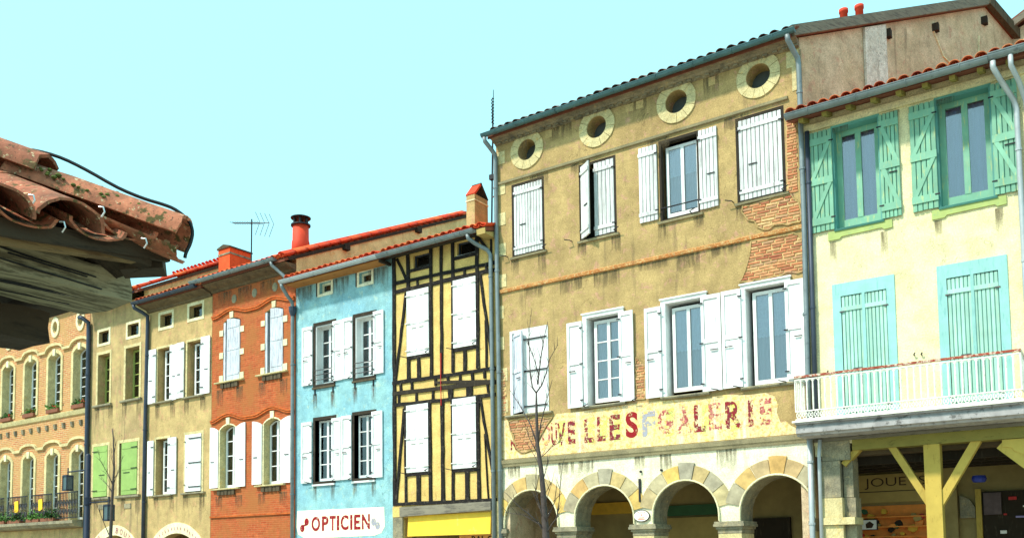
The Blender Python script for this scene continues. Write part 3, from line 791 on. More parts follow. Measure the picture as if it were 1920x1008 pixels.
# top floor
for a, b in TOPW:
    mb = MB(); fw = .05
    mb.box(a, a + fw, .0, .12, 8.55, 10.29); mb.box(b - fw, b, .0, .12, 8.55, 10.29); mb.box(a + fw, b - fw, .0, .12, 10.23, 10.29); mb.box(a + fw, b - fw, .0, .12, 8.55, 8.59)
    part('window_frame', mb, 'dark_timber', F)
    part('window_sill', MB().prism([(.05, 8.5), (-.05, 8.5), (-.06, 8.545), (.05, 8.55)], a - .04, b + .06, 'x'), 'moulding_grey', F)
def top_closed(a, b, angL=0.):
    hw = (b - a - .11) / 2
    shutter(F, a + .055, 8.6, hw, 1.62, 1, 'plank', 'white_worn', .03, angL, 5)
    shutter(F, b - .055, 8.6, hw, 1.62, -1, 'plank', 'white_worn', .03, 0, 5)
    part('room', MB().box(a, b, .3, .33, 8.5, 10.3), 'dark_room', F)
top_closed(*TOPW[0]); top_closed(*TOPW[3])
# second window: left leaf ajar
a, b = TOPW[1]
shutter(F, a + .055, 8.6, .41, 1.63, 1, 'plank', 'white_worn', .03, -.62, 5, label='narrow plank shutter leaf standing ajar')
shutter(F, b - .055, 8.6, .5, 1.63, -1, 'plank', 'white_worn', .03, 0, 5)
part('room', MB().box(a, b, .33, .36, 8.5, 10.3), 'dark_room', F)
a, b = TOPW[2]
window(F, a + .1, b - .06, 8.66, 10.17, .14, 'white_paint', 2, 1, .06, pane='pane_sky', curtain_or_reflection='curtain_grey', lace=[(9.55, 10.12)])
shutter(F, a - .03, 8.62, .43, 1.62, -1, 'plank', 'white_worn', -.012, 0, 5); shutter(F, b + .0, 8.6, .40, 1.65, 1, 'plank', 'white_worn', -.012, 0, 5)
part('window_bar', MB().tube([(a + .02, -.02, 8.83), (b - .02, -.02, 8.83)], .014, 6), 'iron_black', F)
for x in (-6.7, -5.68, -4.95, -3.85, -2.1, -1.2, -.2): stay(F, x, 8.6, -1 if x in (-6.7, -4.95, -1.2) else 1)
# first floor
def wood_frame(a, b, z0, z1, wd=.085):
    mb = MB(); pr = .04
    mb.box(a - wd, a, -pr, .1, z0, z1); mb.box(b, b + wd, -pr, .1, z0, z1); mb.box(a - wd, b + wd, -pr, .1, z1, z1 + wd * .9); mb.box(a - wd - .02, b + wd + .02, -pr - .03, -.01, z1 + wd * .9, z1 + wd * .9 + .03)
    part('window_frame', mb, 'white_paint', F)
    mb = MB(); mb.box(a + .001, a + .014, -.03, .3, z0 + .001, z1 + .015); mb.box(b - .014, b - .001, -.03, .3, z0 + .001, z1 + .015); mb.box(a + .014, b - .014, -.03, .3, z1 + .002, z1 + .015)
    part('window_lining', mb, 'white_paint', F)
lz = [(6.05, 6.62), (6.2, 6.62), (6.36, 6.62), (6.5, 6.62), (5.93, 6.62)]
a, b = LOWW[1]; wood_frame(a, b, 4.86, 6.8)
window(F, a + .12, b, 4.93, 6.74, .12, 'white_paint', 2, 4, .07, pane='pane_sky', curtain_or_reflection='curtain_grey')
shutter(F, -4.71, 4.85, .38, 1.9, -1, 'panel', y=-.045); shutter(F, -3.80, 4.86, .34, 1.93, 1, 'panel', y=-.045)
a, b = LOWW[2]; wood_frame(a, b, 4.86, 6.8)
window(F, a + .1, b - .02, 4.95, 6.72, .12, 'white_paint', 2, 1, .065, pane='pane_sky', curtain_or_reflection='curtain_grey', lace=[(5.82, 5.98), (5.98, 6.14), (6.14, 6.3), (6.3, 6.46), (6.46, 6.64)])
shutter(F, -2.82, 4.86, .37, 1.9, -1, 'panel', y=-.045); shutter(F, -1.93, 4.86, .415, 1.95, 1, 'panel', y=-.045)
a, b = LOWW[3]; wood_frame(a, b, 4.86, 6.8)
window(F, a + .1, b - .0, 4.9, 6.74, .12, 'white_paint', 2, 1, .065, pane='pane_sky', curtain_or_reflection='curtain_grey', lace=[(5.86, 6.02), (6.02, 6.18), (6.18, 6.34), (6.34, 6.5), (6.5, 6.66)])
shutter(F, -1.1, 4.87, .395, 1.95, -1, 'panel', y=-.045); shutter(F, -.22, 4.9, .36, 1.9, 1, 'panel', y=-.045)
a, b = LOWW[0]
mb = MB(); mb.box(a, a + .06, -.02, .12, 4.86, 6.82); mb.box(b - .05, b, -.02, .12, 4.86, 6.82); mb.box(a + .06, b - .05, -.02, .12, 6.76, 6.82)
part('window_frame', mb, 'white_paint', F)
shutter(F, a + .05, 4.9, .42, 1.86, 1, 'panel', 'white_blue_worn', .06, -.45, label='grey weathered panelled shutter leaf half open')
shutter(F, b - .03, 4.84, .66, 1.98, -1, 'flat', 'white_paint', .0, 0, hinges=(), strap=(.09, .5, .87), label='white boarded shutter leaf with three long black strap hinges')
part('room', MB().box(a - .1, b + .1, .5, .53, 4.8, 6.9), 'dark_room', F)
for a, b in LOWW: part('window_sill', MB().prism([(.06, 4.8), (-.07, 4.8), (-.09, 4.83), (-.08, 4.855), (.06, 4.86)], a - .12, b + .1, 'x'), 'stone_grey', F)
for x in (-4.68, -3.5, -1.6, -1.15, -.25): stay(F, x, 4.86, random.choice((1, -1)))
# brick patches where the plaster has fallen off
BRK = {}
def brick_patch(poly, h=.058, seed=1, lip=True, y=-.004):
    rng = random.Random(seed); rag = []
    if lip:
        for (ax, az), (bx, bz) in zip(poly, poly[1:] + poly[:1]):
            k = max(1, int(math.hypot(bx - ax, bz - az) / .11)); j_ = .034
            rag += [(ax + (bx - ax) * i / k + rng.uniform(-j_, j_) * (i > 0), az + (bz - az) * i / k + rng.uniform(-j_, j_) * (i > 0)) for i in range(k)]
        poly = rag
    zs = [p[1] for p in poly]; z = min(zs)
    part('mortar_bed', MB().prism(poly, -.003, .004), 'mortar', F)
    row = 0
    while z + h * .6 < max(zs):
        zc = z + h / 2; cr = []
        for (ax, az), (bx, bz) in zip(poly, poly[1:] + poly[:1]):
            if (az > zc) != (bz > zc): cr.append(ax + (zc - az) / (bz - az) * (bx - ax))
        cr.sort()
        for a, b in zip(cr[::2], cr[1::2]):
            x = a + rng.uniform(-.02, .02) - (.12 if row % 2 else 0)
            while x < b - .02:
                L = rng.choice([.2, .24, .27]); x1 = min(x + L, b + rng.uniform(-.015, .015)); x0 = max(x, a)
                if x1 - x0 > .04:
                    w_ = round((x1 - x0 - .014) / .02) * .02 or .02
                    if w_ not in BRK:
                        e = .006; q = w_ / 2; hh = h / 2 - .006
                        BRK[w_] = MB().add([(-q, .01, -hh), (q, .01, -hh), (q, .01, hh), (-q, .01, hh), (-q + e, -.012, -hh + e), (q - e, -.012, -hh + e), (q - e, -.012, hh - e), (-q + e, -.012, hh - e)],
                                 [(4, 5, 6, 7), (0, 1, 5, 4), (1, 2, 6, 5), (2, 3, 7, 6), (3, 0, 4, 7)]).mesh('brick')
                    inst('brick', BRK[w_], 'brick_old', F, ((x0 + x1) / 2, y - rng.uniform(0, .008), zc + rng.uniform(-.004, .004)), (rng.uniform(-.06, .06), rng.uniform(-.02, .02), rng.uniform(-.05, .05)))
                x += L
        z += h; row += 1
    if lip:
        mb = MB(); pts = []
        for (ax, az), (bx, bz) in zip(poly, poly[1:] + poly[:1]):
            k = max(1, int(math.hypot(bx - ax, bz - az) / .09))
            pts += [(ax + (bx - ax) * i / k + rng.uniform(-.014, .014), az + (bz - az) * i / k + rng.uniform(-.014, .014)) for i in range(k)]
        for (ax, az), (bx, bz) in zip(pts, pts[1:] + pts[:1]): mb.beam((ax, -.008, az), (bx, -.008, bz), .024, .03 + rng.uniform(0, .02), (0, 1, 0))
        part('plaster_edge', mb, 'plaster_tan', F)
brick_patch([(-1.14, 6.95), (.14, 6.95), (.14, 7.55), (-.02, 7.72), (-.86, 7.72), (-.95, 7.3)], seed=3)
brick_patch([(-1.02, 8.36), (-.72, 8.0), (-.6, 7.92), (.1, 7.92), (.1, 8.3), (-.04, 8.48), (-1.02, 8.48)], seed=4)
brick_patch([(-.12, 8.5), (.1, 8.5), (.1, 10.05), (-.1, 10.2)], seed=5, lip=False)
brick_patch([(-3.45, 4.9), (-3.23, 4.88), (-3.23, 5.6), (-3.44, 5.78)], seed=6)
brick_patch([(-6.7, 4.74), (-6.52, 4.1), (-6.38, 3.98), (-6.0, 4.02), (-5.78, 4.4), (-5.52, 4.72)], seed=8)
brick_patch([(-6.97, 4.86), (-6.8, 4.86), (-6.78, 5.9), (-6.97, 5.98)], seed=9, lip=False)
# painted band with the old shop name
top = [(-.47, 4.3), (-.44, 4.45), (-.5, 4.62), (-.68, 4.71), (-.98, 4.70), (-1.5, 4.76), (-1.9, 4.73), (-2.8, 4.79), (-3.7, 4.8), (-4.7, 4.77), (-5.44, 4.77), (-5.8, 4.36), (-6.0, 3.97), (-6.4, 3.93), (-6.56, 4.06), (-6.74, 4.76), (-6.97, 4.78)]
sb = part('painted_sign', MB().prism([(-6.97, 3.86), (-.02, 3.86), (-.06, 3.94), (-.2, 4.02), (-.3, 4.12), (-.4, 4.1)] + top, -.006, .003), 'sign_ground', F)
def letters(lst):
    for ch, x0, x1, mt, z0, z1 in lst: glyphs(ch, x0, x1, z0, z1, mt, sb, -.0095 if mt != 'letter_patch' else -.0075, .035, 'letter')
letters([('N', -6.68, -6.5, 'letter_worn', 4.06, 4.3), ('O', -5.82, -5.6, 'letter_faint', 4.08, 4.58), ('U', -5.58, -5.42, 'letter_worn', 4.08, 4.58), ('V', -5.42, -5.2, 'letter_worn', 4.06, 4.56), ('E', -5.14, -4.95, 'letter_worn', 4.07, 4.58),
         ('L', -4.72, -4.48, 'letter_worn', 4.06, 4.58), ('L', -4.4, -4.2, 'letter_worn', 4.07, 4.6), ('E', -4.1, -3.84, 'letter_worn', 4.07, 4.61), ('S', -3.71, -3.42, 'letter_red', 4.08, 4.63),
         ('F', -3.32, -3.02, 'letter_ghost', 4.08, 4.6), ('G', -2.97, -2.62, 'letter_faint', 4.09, 4.6), ('A', -2.54, -2.22, 'letter_faint', 4.08, 4.62), ('L', -2.16, -1.92, 'letter_worn', 4.07, 4.62), ('E', -1.85, -1.58, 'letter_faint', 4.08, 4.62),
         ('R', -1.5, -1.16, 'letter_worn', 4.08, 4.62), ('I', -1.03, -.93, 'letter_worn', 4.08, 4.6), ('E', -.8, -.56, 'letter_faint', 4.08, 4.6)])
for x in (-5.3, -4.55, -4.25, -3.9, -2.7, -1.9, -1.3):
    part('paint_patch', MB().prism([(x - .1, 4.02), (x + .08, 4.06), (x + .1, 4.62), (x - .08, 4.6)], -.0077, -.0062), 'letter_patch', sb)
# wall anchor and oval plaque
part('wall_anchor', MB().box(-3.42, -3.38, -.05, -.006, 2.72, 3.2), 'iron_black', F)
for x in (-3.37, -2.9): part('anchor_stud', MB().tube([(x, -.006, 3.35), (x, -.05, 3.35)], .025, 8), 'iron_black', F)
mb = MB(); mb.prism([(-3.365 + .185 * math.cos(math.pi * k / 16), 2.425 + .125 * math.sin(math.pi * k / 16)) for k in range(32)], -.05, -.03)
pq = part('oval_plaque', mb, 'iron_black', None); tag(pq, 'small oval white enamel plaque with red lettering between two arches', 'plaque')
mb = MB(); mb.prism([(-3.365 + .17 * math.cos(math.pi * k / 16), 2.425 + .11 * math.sin(math.pi * k / 16)) for k in range(32)], -.056, -.05)
part('plaque_face', mb, 'plaque_white', pq)
glyphs('PLACE', -3.45, -3.28, 2.475, 2.51, 'plaque_red', pq, -.058, .01); glyphs('1', -3.375, -3.355, 2.42, 2.462, 'plaque_red', pq, -.058, .0)
for z, hw in ((2.385, .07), (2.355, .08)): part('plaque_line', MB().box(-3.365 - hw, -3.365 + hw, -.0585, -.056, z - .008, z + .008), 'plaque_red', pq)

# ================================================================== G: ivory house with green shutters and balcony
G = thing('ivory_house', 'ivory house with sea-green shutters, an iron balcony and timber arcade posts', 'house', (2.2, 0, 0))
ops = [(.76, 1.57, 7.6, 9.56), (2.55, 3.39, 7.6, 9.56), (.80, 1.6, 3.95, 6.34), (2.59, 3.39, 3.95, 6.34)]
mb = MB(); wall(mb, .21, 4.3, 3.6, 9.86, ops, .0, .34); part('wall', mb, 'plaster_ivory', G)
shell(G, .21, 4.3, 9.8, .34, 4.5, -.46, 'plaster_ivory', 9, 3.4)
roof(G, .2, 4.3, 9.80, .34, 4.5, -.46, 9, over=(.16, -.06), sp=.2)
gutter(G, .06, 3.45, -.56, 9.78, 'zinc', .085); gutter(G, 3.46, 4.3, -.56, 9.81, 'zinc', .085)
for k in range(10):
    x = .3 + k * .43
    part('rafter_end', MB().beam((x, .05, 9.86), (x, -.42, 9.70), .09, .1), 'olive_timber', G)
part('soffit_board', MB().prism([(.0, 9.95), (-.44, 9.79), (-.44, 9.775), (.0, 9.93)], .22, 4.28, 'x'), 'arcade_wall_tan', G)
part('wall_plate', MB().box(.22, 4.28, -.06, .0, 9.6, 9.72), 'plaster_ivory', G)
pipe(G, [(3.52, -.56, 9.7), (3.52, -.55, 9.6), (3.62, -.35, 9.4), (3.76, -.1, 9.15), (3.79, -.07, 9.0), (3.79, -.07, 6), (3.8, -.07, 3.7)], 'zinc_pale', .045, (8.3, 6.4))
pipe(G, [(3.78, -.56, 9.72), (3.78, -.55, 9.55), (3.86, -.35, 9.36), (3.93, -.1, 9.1), (3.94, -.07, 8.9), (3.95, -.07, 3.7)], 'zinc_pale', .04)
pipe(G, [(.31, -.07, 9.6), (.3, -.07, 6), (.29, -.07, 3.75)], 'zinc_dark', .045, (8.6, 6.2))
pipe(G, [(.36, -.12, 3.7), (.33, -.1, 3.4), (.31, -.09, .1)], 'zinc_pale', .035)
for a, b in ((.76, 1.57), (2.55, 3.39)):
    mb = MB(); mb.box(a - .03, a, -.012, .3, 7.6, 9.56); mb.box(b, b + .03, -.012, .3, 7.6, 9.56); mb.box(a - .03, b + .03, -.012, .3, 9.56, 9.6)
    mb.box(a, a + .012, .0, .3, 7.6, 9.56); mb.box(b - .012, b, 0, .3, 7.6, 9.56); mb.box(a + .012, b - .012, 0, .3, 9.545, 9.56)
    part('window_frame', mb, 'teal_dark', G)
    window(G, a + .012, b - .012, 7.7, 9.545, .2, 'teal_paint', 2, 1, .1, pane='pane_sky', curtain_or_reflection='sky_reflection_lilac', leaf=.05)  # lilac sheet behind the panes, sky reflection painted into its colour
    part('window_sill', MB().prism([(.2, 7.58), (-.05, 7.57), (-.07, 7.6), (.2, 7.7)], a - .02, b + .05, 'x'), 'teal_dark', G)
    mb = MB(); mb.prism([(a - .14, 7.42), (a + .06, 7.42), (a + .1, 7.46), (b + .0, 7.47), (b + .04, 7.43), (b + .18, 7.44), (b + .18, 7.59), (a - .14, 7.585)], -.03, .02)
    part('apron_block', mb, 'sill_green', G)
for hx, wd, d in ((.75, .42, -1), (1.585, .34, 1), (2.535, .43, -1), (3.405, .40, 1)):
    shutter(G, hx, 7.62, wd, 1.93, d, 'plank', 'teal_paint', -.02, 0, 5, iron='iron_black', brace=True)
for a, b in ((.80, 1.6), (2.59, 3.39)):
    mb = MB(); wd = .15
    mb.box(a - wd, a, -.02, .03, 3.95, 6.34); mb.box(b, b + wd * .95, -.02, .03, 3.95, 6.34); mb.box(a - wd, b + wd * .95, -.02, .03, 6.34, 6.58)
    part('door_frame', mb, 'turquoise_paint', G)
    hw = (b - a) / 2 - .01
    for hx, d in ((a + .005, 1), (b - .005, -1)):
        sh = shutter(G, hx, 3.97, hw, 2.36, d, 'plank', 'turquoise_pale', .03, 0, 6, iron='iron_grey')
    part('door_post', MB().box((a + b) / 2 - .025, (a + b) / 2 + .025, -.025, .04, 3.97, 6.34), 'turquoise_paint', G)
    part('room', MB().box(a, b, .3, .33, 3.9, 6.4), 'dark_room', G)
for x, z in ((2.02, 5.07), (2.14, 5.06), (.52, 4.95)): part('wall_hook', MB().tube([(x, 0, z), (x, -.05, z), (x + .02, -.06, z + .03)], .012, 5), 'iron_black', G)
# balcony
bx0, bx1, by = .08, 3.72, -.66
sl = part('balcony', MB().prism([(0, 3.73), (by + .1, 3.73), (by + .08, 3.76), (by + .02, 3.78), (by + .01, 3.88), (by + .05, 3.885), (by + .05, 3.93), (by - .03, 3.94), (by - .03, 3.965), (0, 3.965)], bx0, bx1, 'x'), 'slab_grey', G)
part('balcony_edge', MB().box(bx0 - .04, bx1 + .04, by - .07, -.001, 3.967, 4.0), 'rail_white', sl)
yr = by + .03
part('handrail', MB().box(bx0, bx1, yr - .03, yr + .02, 4.79, 4.83), 'rail_rust', sl)
for X in (bx0 + .015, bx1 - .015): part('handrail', MB().box(X - .02, X + .02, yr, 0, 4.79, 4.825), 'rail_white', sl)
for z in (4.76, 4.18, 4.03):
    part('rail', MB().box(bx0, bx1, yr - .012, yr + .012, z - .01, z + .01), 'rail_white', sl)
    for X in (bx0 + .015, bx1 - .015): part('rail', MB().box(X - .01, X + .01, yr + .012, 0, z - .01, z + .01), 'rail_white', sl)
bal = MB().tube([(0, 0, 4.18), (0, 0, 4.3), (0, 0, 4.62), (0, 0, 4.75)], [.013, .017, .017, .013], 6)
bal = bal.mesh('baluster'); ringm = MB(); archm = MB()
ringm.tube([(.042 * math.cos(t * math.pi / 6), 0, .06 * math.sin(t * math.pi / 6)) for t in range(13)], .009, 5); ringm.tube([(-.02, 0, -.03), (.0, 0, .0), (.02, 0, .03)], .008, 4); ringm.tube([(-.02, 0, .03), (.02, 0, -.03)], .008, 4)
nb = 34; spc = (bx1 - bx0) / nb
archm.tube([(spc / 2 * math.cos(t * math.pi / 8), 0, .075 * math.sin(t * math.pi / 8)) for t in range(9)], .009, 5)
ringm = ringm.mesh('ring'); archm = archm.mesh('rail_arch')
for k in range(nb + 1):
    X = bx0 + .01 + k * (bx1 - bx0 - .02) / nb
    inst('baluster', bal, 'rail_white', sl, (X, yr, 0))
    if k < nb:
        inst('rail_ring', ringm, 'rail_white', sl, (X + spc / 2, yr, 4.105)); inst('rail_arch', archm, 'rail_white', sl, (X + spc / 2, yr, 4.675))
for X in (bx0 + .015, bx1 - .015):
    for k in range(1, 6): inst('baluster', bal, 'rail_white', sl, (X, yr + k * .105, 0))
# timber arcade
part('bressummer', MB().box(.9, 4.3, -.01, .28, 3.47, 3.66), 'olive_timber', G)
part('bressummer', MB().box(.22, 4.3, -.05, .3, 3.662, 3.72), 'grey_beam', G)
po = MB(); po.prism([(2.1, .1), (2.36, .1), (2.36, 3.47), (2.1, 3.47)], .0, .24); part('post', po, 'yellow_timber', G)
def brace(p, q, w_=.15):
    part('brace', MB().beam((p[0], .12, p[1]), (q[0], .12, q[1]), .17, w_, (0, 0, 1)), 'yellow_timber', G)
brace((1.55, 3.52), (2.14, 2.46), .12); brace((2.94, 3.5), (2.30, 2.42), .14)
brace((1.02, 3.53), (.72, 3.22), .1); brace((3.3, 3.4), (3.72, 3.0), .2)
part('post', MB().box(3.72, 3.98, .0, .24, .1, 3.47), 'yellow_timber', G)
part('corbel', MB().prism([(3.32, 3.46), (3.32, 3.34), (3.46, 3.32), (3.5, 3.26), (3.62, 3.2), (3.71, 3.05), (3.71, 3.46)], .02, .22), 'yellow_timber', G)
# stone pier on the left
pz = [(0.1, .62), (.62, 1.15), (1.15, 1.68), (1.68, 2.12), (2.25, 2.62), (2.62, 3.3)]
for z0, z1 in pz:
    part('pier_stone', MB().box(.36 - random.uniform(0, .03), .68 + (.02 if z0 < 2.3 else 0), -.03 - random.uniform(0, .025), .5, z0, z1 - .008), 'stone_grey' if z0 > 2.6 else 'stone_pale', G)
    part('pier_stone', MB().box(.7, .87 + (.03 if z0 < 2.3 else 0), .1, .5, z0, z1 - .008), 'stone_grey', G)
part('impost', MB().box(.34, .92, -.09, .52, 2.12, 2.25), 'stone_pale', G)
part('pier_cap', MB().box(.36, .86, -.02, .5, 3.3, 3.655), 'stone_grey', G)
# arcade interior with shop fronts
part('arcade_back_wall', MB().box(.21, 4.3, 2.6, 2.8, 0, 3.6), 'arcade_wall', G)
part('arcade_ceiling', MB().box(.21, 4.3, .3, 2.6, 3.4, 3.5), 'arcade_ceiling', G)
for y in (.7, 1.3, 1.9, 2.4): part('ceiling_joist', MB().box(.3, 4.3, y - .07, y + .07, 3.24, 3.398), 'dark_timber', G)
fs = part('shop_fascia', MB().box(.26, 1.86, 2.5, 2.6, 2.62, 3.2), 'arcade_wall_tan', G)
glyphs('JOUETS', .5, 1.68, 2.9, 3.13, 'letter_dark', fs, 2.497, -.005)
part('fascia_line', MB().box(.28, 1.84, 2.493, 2.5, 2.84, 2.855), 'letter_black', fs)
sw = part('shop_window', MB().box(.26, 1.86, 2.56, 2.6, 1.2, 2.56), 'shop_orange', G)
rg = random.Random(4)
for k in range(26):
    x = .3 + rg.random() * 1.4; z = 1.85 + rg.random() * .62; s_ = rg.uniform(.04, .1)
    part('shop_goods', MB().prism([(x + s_ * math.cos(t * 1.05 + k) * rg.uniform(.7, 1.2), z + s_ * math.sin(t * 1.05 + k) * rg.uniform(.6, 1.)) for t in range(6)], 2.36 + rg.random() * .1, 2.5), rg.choice(['shop_red', 'shop_orange', 'shop_yellow', 'shop_green', 'arcade_wall_tan', 'dark_timber']), sw)
for z in (2.32, 2.12, 1.92): part('shelf', MB().box(.28, 1.84, 2.36, 2.56, z - .012, z + .012), 'shop_orange', sw)
pn = part('shop_notice', MB().box(.38, .77, 2.3, 2.32, 2.06, 2.28), 'iron_black', G)
part('notice_paper', MB().box(.40, .75, 2.29, 2.3, 2.075, 2.265), 'paper_white', pn)
part('notice_print', MB().prism([(.55, 2.1), (.66, 2.1), (.7, 2.18), (.62, 2.24), (.54, 2.19)], 2.286, 2.289), 'letter_dark', pn)
part('wall_pier', MB().box(1.9, 2.24, 2.4, 2.6, .1, 3.3), 'arcade_wall', G)
part('shop_door', MB().box(2.62, 3.9, 2.5, 2.6, .1, 2.75), 'dark_timber', G)
part('door_mullion', MB().box(2.56, 2.66, 2.42, 2.5, .1, 2.8), 'yellow_timber', G)
mb = MB(); mb.prism([(2.27, 2.25), (2.54, 2.25), (2.54, 2.45), (2.44, 2.62), (2.27, 2.7)], 2.5, 2.6); part('shop_panel', mb, 'stone_grey', G)
part('shop_lamp', MB().lathe([(.0, 2.86), (.1, 2.87), (.13, 2.93), (.11, 2.99), (0, 3.0)], (2.76, 1.5), 12), 'shop_blue', G)
for k in range(14):
    x = 2.8 + rg.random() * .9; z = 1.9 + rg.random() * .75
    part('shop_goods', MB().box(x, x + rg.uniform(.05, .16), 2.44, 2.49, z, z + rg.uniform(.015, .07)), rg.choice(['paper_white', 'paper_white', 'shop_red', 'shop_lilac', 'arcade_wall_tan']), G)
part('awning_frame', MB().box(2.7, 3.0, 2.42, 2.5, 2.3, 2.72), 'curtain_dark', G)

# ================================================================== H: neighbour beyond the balcony
H = thing('pale_house', 'plain pale house beyond the balcony with a shared gutter line', 'house', (6.5, 0, 0))
mb = MB(); wall(mb, 4.31, 8.8, 0, 9.9, [(5.2, 6.0, 7.7, 9.4), (7.0, 7.8, 7.7, 9.4), (5.2, 6.0, 4.2, 6.4), (7.0, 7.8, 4.2, 6.4), (4.9, 6.3, -.01, 3, .7), (6.8, 8.2, -.01, 3, .7)], 0, .34)
part('wall', mb, 'plaster_cream', H); shell(H, 4.31, 8.8, 9.82, .34, 4.5, -.46, 'plaster_cream', 9)
roof(H, 4.31, 8.8, 9.82, .34, 4.5, -.46, 9)
gutter(H, 4.32, 8.8, -.56, 9.81)
for a in (5.2, 7.0):
    for z0, z1 in ((7.7, 9.4), (4.2, 6.4)):
        window(H, a, a + .8, z0, z1); sill(H, a - .1, a + .9, z0, 'stone_pale')
        shutter(H, a - .01, z0, .4, z1 - z0, -1); shutter(H, a + .81, z0, .4, z1 - z0, 1)
part('arcade_back_wall', MB().box(4.35, 8.75, 2.9, 3.1, 0, 3.5), 'arcade_wall', H)

# ================================================================== E: yellow half-timbered house
Eh = thing('half_timbered_house', 'yellow half-timbered house with four closed white shutters', 'house', (-8.7, 0, 0))
ops = [(-9.80, -9.08, 6.66, 8.32), (-8.31, -7.62, 6.66, 8.32), (-9.83, -9.12, 3.73, 5.42), (-8.36, -7.65, 3.73, 5.42), (-9.6, -9.06, 8.88, 9.22), (-8.2, -7.63, 8.92, 9.25), (-9.95, -7.2, -.01, 2.62)]
mb = MB(); wall(mb, -10.3, -7.01, 0, 9.33, ops, .0, .3); part('wall', mb, 'plaster_yellow', Eh)
shell(Eh, -10.3, -7.01, 9.27, .29, 5.0, -.42, 'plaster_gable', 10)
roof(Eh, -10.3, -7.01, 9.27, .29, 5.0, -.42, 10, mat='roof_clay_red', over=(.02, 0))
gutter(Eh, -10.36, -7.3, -.5, 9.25, 'zinc', .085)
part('soffit_board', MB().prism([(0, 9.3), (-.4, 9.185), (-.4, 9.17), (0, 9.28)], -10.28, -7.02, 'x'), 'dark_timber', Eh)
part('eave_end_board', MB().box(-7.28, -7.03, -.44, .0, 9.12, 9.26), 'arcade_wall_tan', Eh)
pipe(Eh, [(-7.5, -.5, 9.17), (-7.49, -.48, 9.08), (-7.4, -.34, 8.98), (-7.2, -.12, 8.84), (-7.14, -.08, 8.72), (-7.13, -.08, 6), (-7.12, -.08, .1)], 'zinc', .05, (8.2, 6.0, 3.6))
def tim(p, q, w_, mat='half_timber', pr=.034):
    p = (p[0] + random.uniform(-.008, .008), p[1]); q = (q[0] + random.uniform(-.008, .008), q[1])
    d = Vector((q[0] - p[0], q[1] - p[1])); L = d.length; d.normalize(); nx = Vector((-d.y, d.x)); k = max(2, int(L / .3)); A = []; B = []
    for i in range(k + 1):
        c = Vector(p) + d * L * i / k; wv = w_ / 2 * (1 + random.uniform(-.13, .13)); o_ = random.uniform(-.008, .008)
        A.append(tuple(c + nx * (wv + o_))); B.append(tuple(c - nx * (wv - o_)))
    part('timber', MB().prism(A + B[::-1], -pr - random.uniform(0, .006), .02), mat, Eh)
tim((-10.245, 2.98), (-10.245, 9.28), .1)
for x, w_ in ((-9.77, .1), (-9.02, .085), (-8.69, .085), (-8.33, .085), (-7.585, .095)): tim((x, 6.08), (x, 9.28), w_)
tim((-10.2, 8.62), (-7.08, 8.54), .08, pr=.03); tim((-10.2, 8.39), (-7.08, 8.37), .095, pr=.03)
for a, b, z in ((-9.72, -9.05, 8.835), (-8.29, -7.62, 8.87), (-9.72, -9.05, 6.61), (-8.29, -7.62, 6.61)): tim((a, z), (b, z), .075)
tim((-10.14, 9.24), (-9.83, 8.66), .075); tim((-7.53, 9.24), (-7.16, 8.72), .075)
tim((-9.43, 6.08), (-9.43, 6.58), .095); tim((-7.965, 6.08), (-7.965, 6.58), .09)
tim((-9.84, 8.31), (-10.2, 6.1), .065); tim((-7.5, 8.33), (-7.18, 6.3), .065); tim((-7.34, 6.08), (-7.34, 7.2), .05)
tim((-9.45, 8.4), (-9.45, 8.6), .06); tim((-7.97, 8.4), (-7.97, 8.6), .06); tim((-7.3, 8.4), (-7.3, 8.56), .06)
tim((-10.3, 6.05), (-7.08, 6.02), .09, pr=.034); tim((-10.3, 5.78), (-7.08, 5.7), .1, 'dark_timber', .04); tim((-10.3, 5.48), (-7.08, 5.4), .085, pr=.034)
for x in (-10.02, -9.65, -8.9, -8.5, -8.13, -7.75, -7.4): tim((x, 5.82), (x, 6.02), .07)
for x, w_ in ((-10.08, .07), (-9.5, .07), (-8.97, .07), (-8.42, .14), (-7.85, .18), (-7.3, .06)): tim((x, 5.46), (x, 5.74), w_)
tim((-8.9, 5.9), (-7.2, 5.72), .07, 'dark_timber', .036)
for x, w_ in ((-9.875, .07), (-9.08, .085), (-8.69, .105), (-8.375, .08), (-7.6, .09)): tim((x, 2.98), (x, 5.44), w_)
for x, w_ in ((-9.45, .13), (-7.94, .12)): tim((x, 2.98), (x, 3.66), w_)
for a, b in ((-9.85, -9.1), (-8.38, -7.62)): tim((a, 3.68), (b, 3.68), .075)
tim((-9.91, 5.36), (-10.2, 3.0), .07); tim((-7.55, 5.41), (-7.13, 3.3), .065); tim((-7.4, 4.5), (-7.33, 2.98), .03)
tim((-10.3, 2.97), (-7.08, 2.93), .085, pr=.034)
tim((-7.2, 3.0), (-7.16, 9.25), .05)
for a, b, z0, z1 in ((-9.80, -9.08, 6.66, 8.32), (-8.31, -7.62, 6.66, 8.32), (-9.83, -9.12, 3.73, 5.42), (-8.36, -7.65, 3.73, 5.42)):
    hw = (b - a) / 2 - .003
    for hx, d in ((a + .002, 1), (b - .002, -1)): shutter(Eh, hx, z0, hw, z1 - z0, d, 'flat', 'white_paint', -.015, 0, iron='rail_white', hinges=(.08, .5, .92))
    part('room', MB().box(a, b, .28, .3, z0, z1), 'dark_room', Eh)
    stay(Eh, b - .08, z0 + .02, 1); stay(Eh, a - .02, z0 - .02, -1)
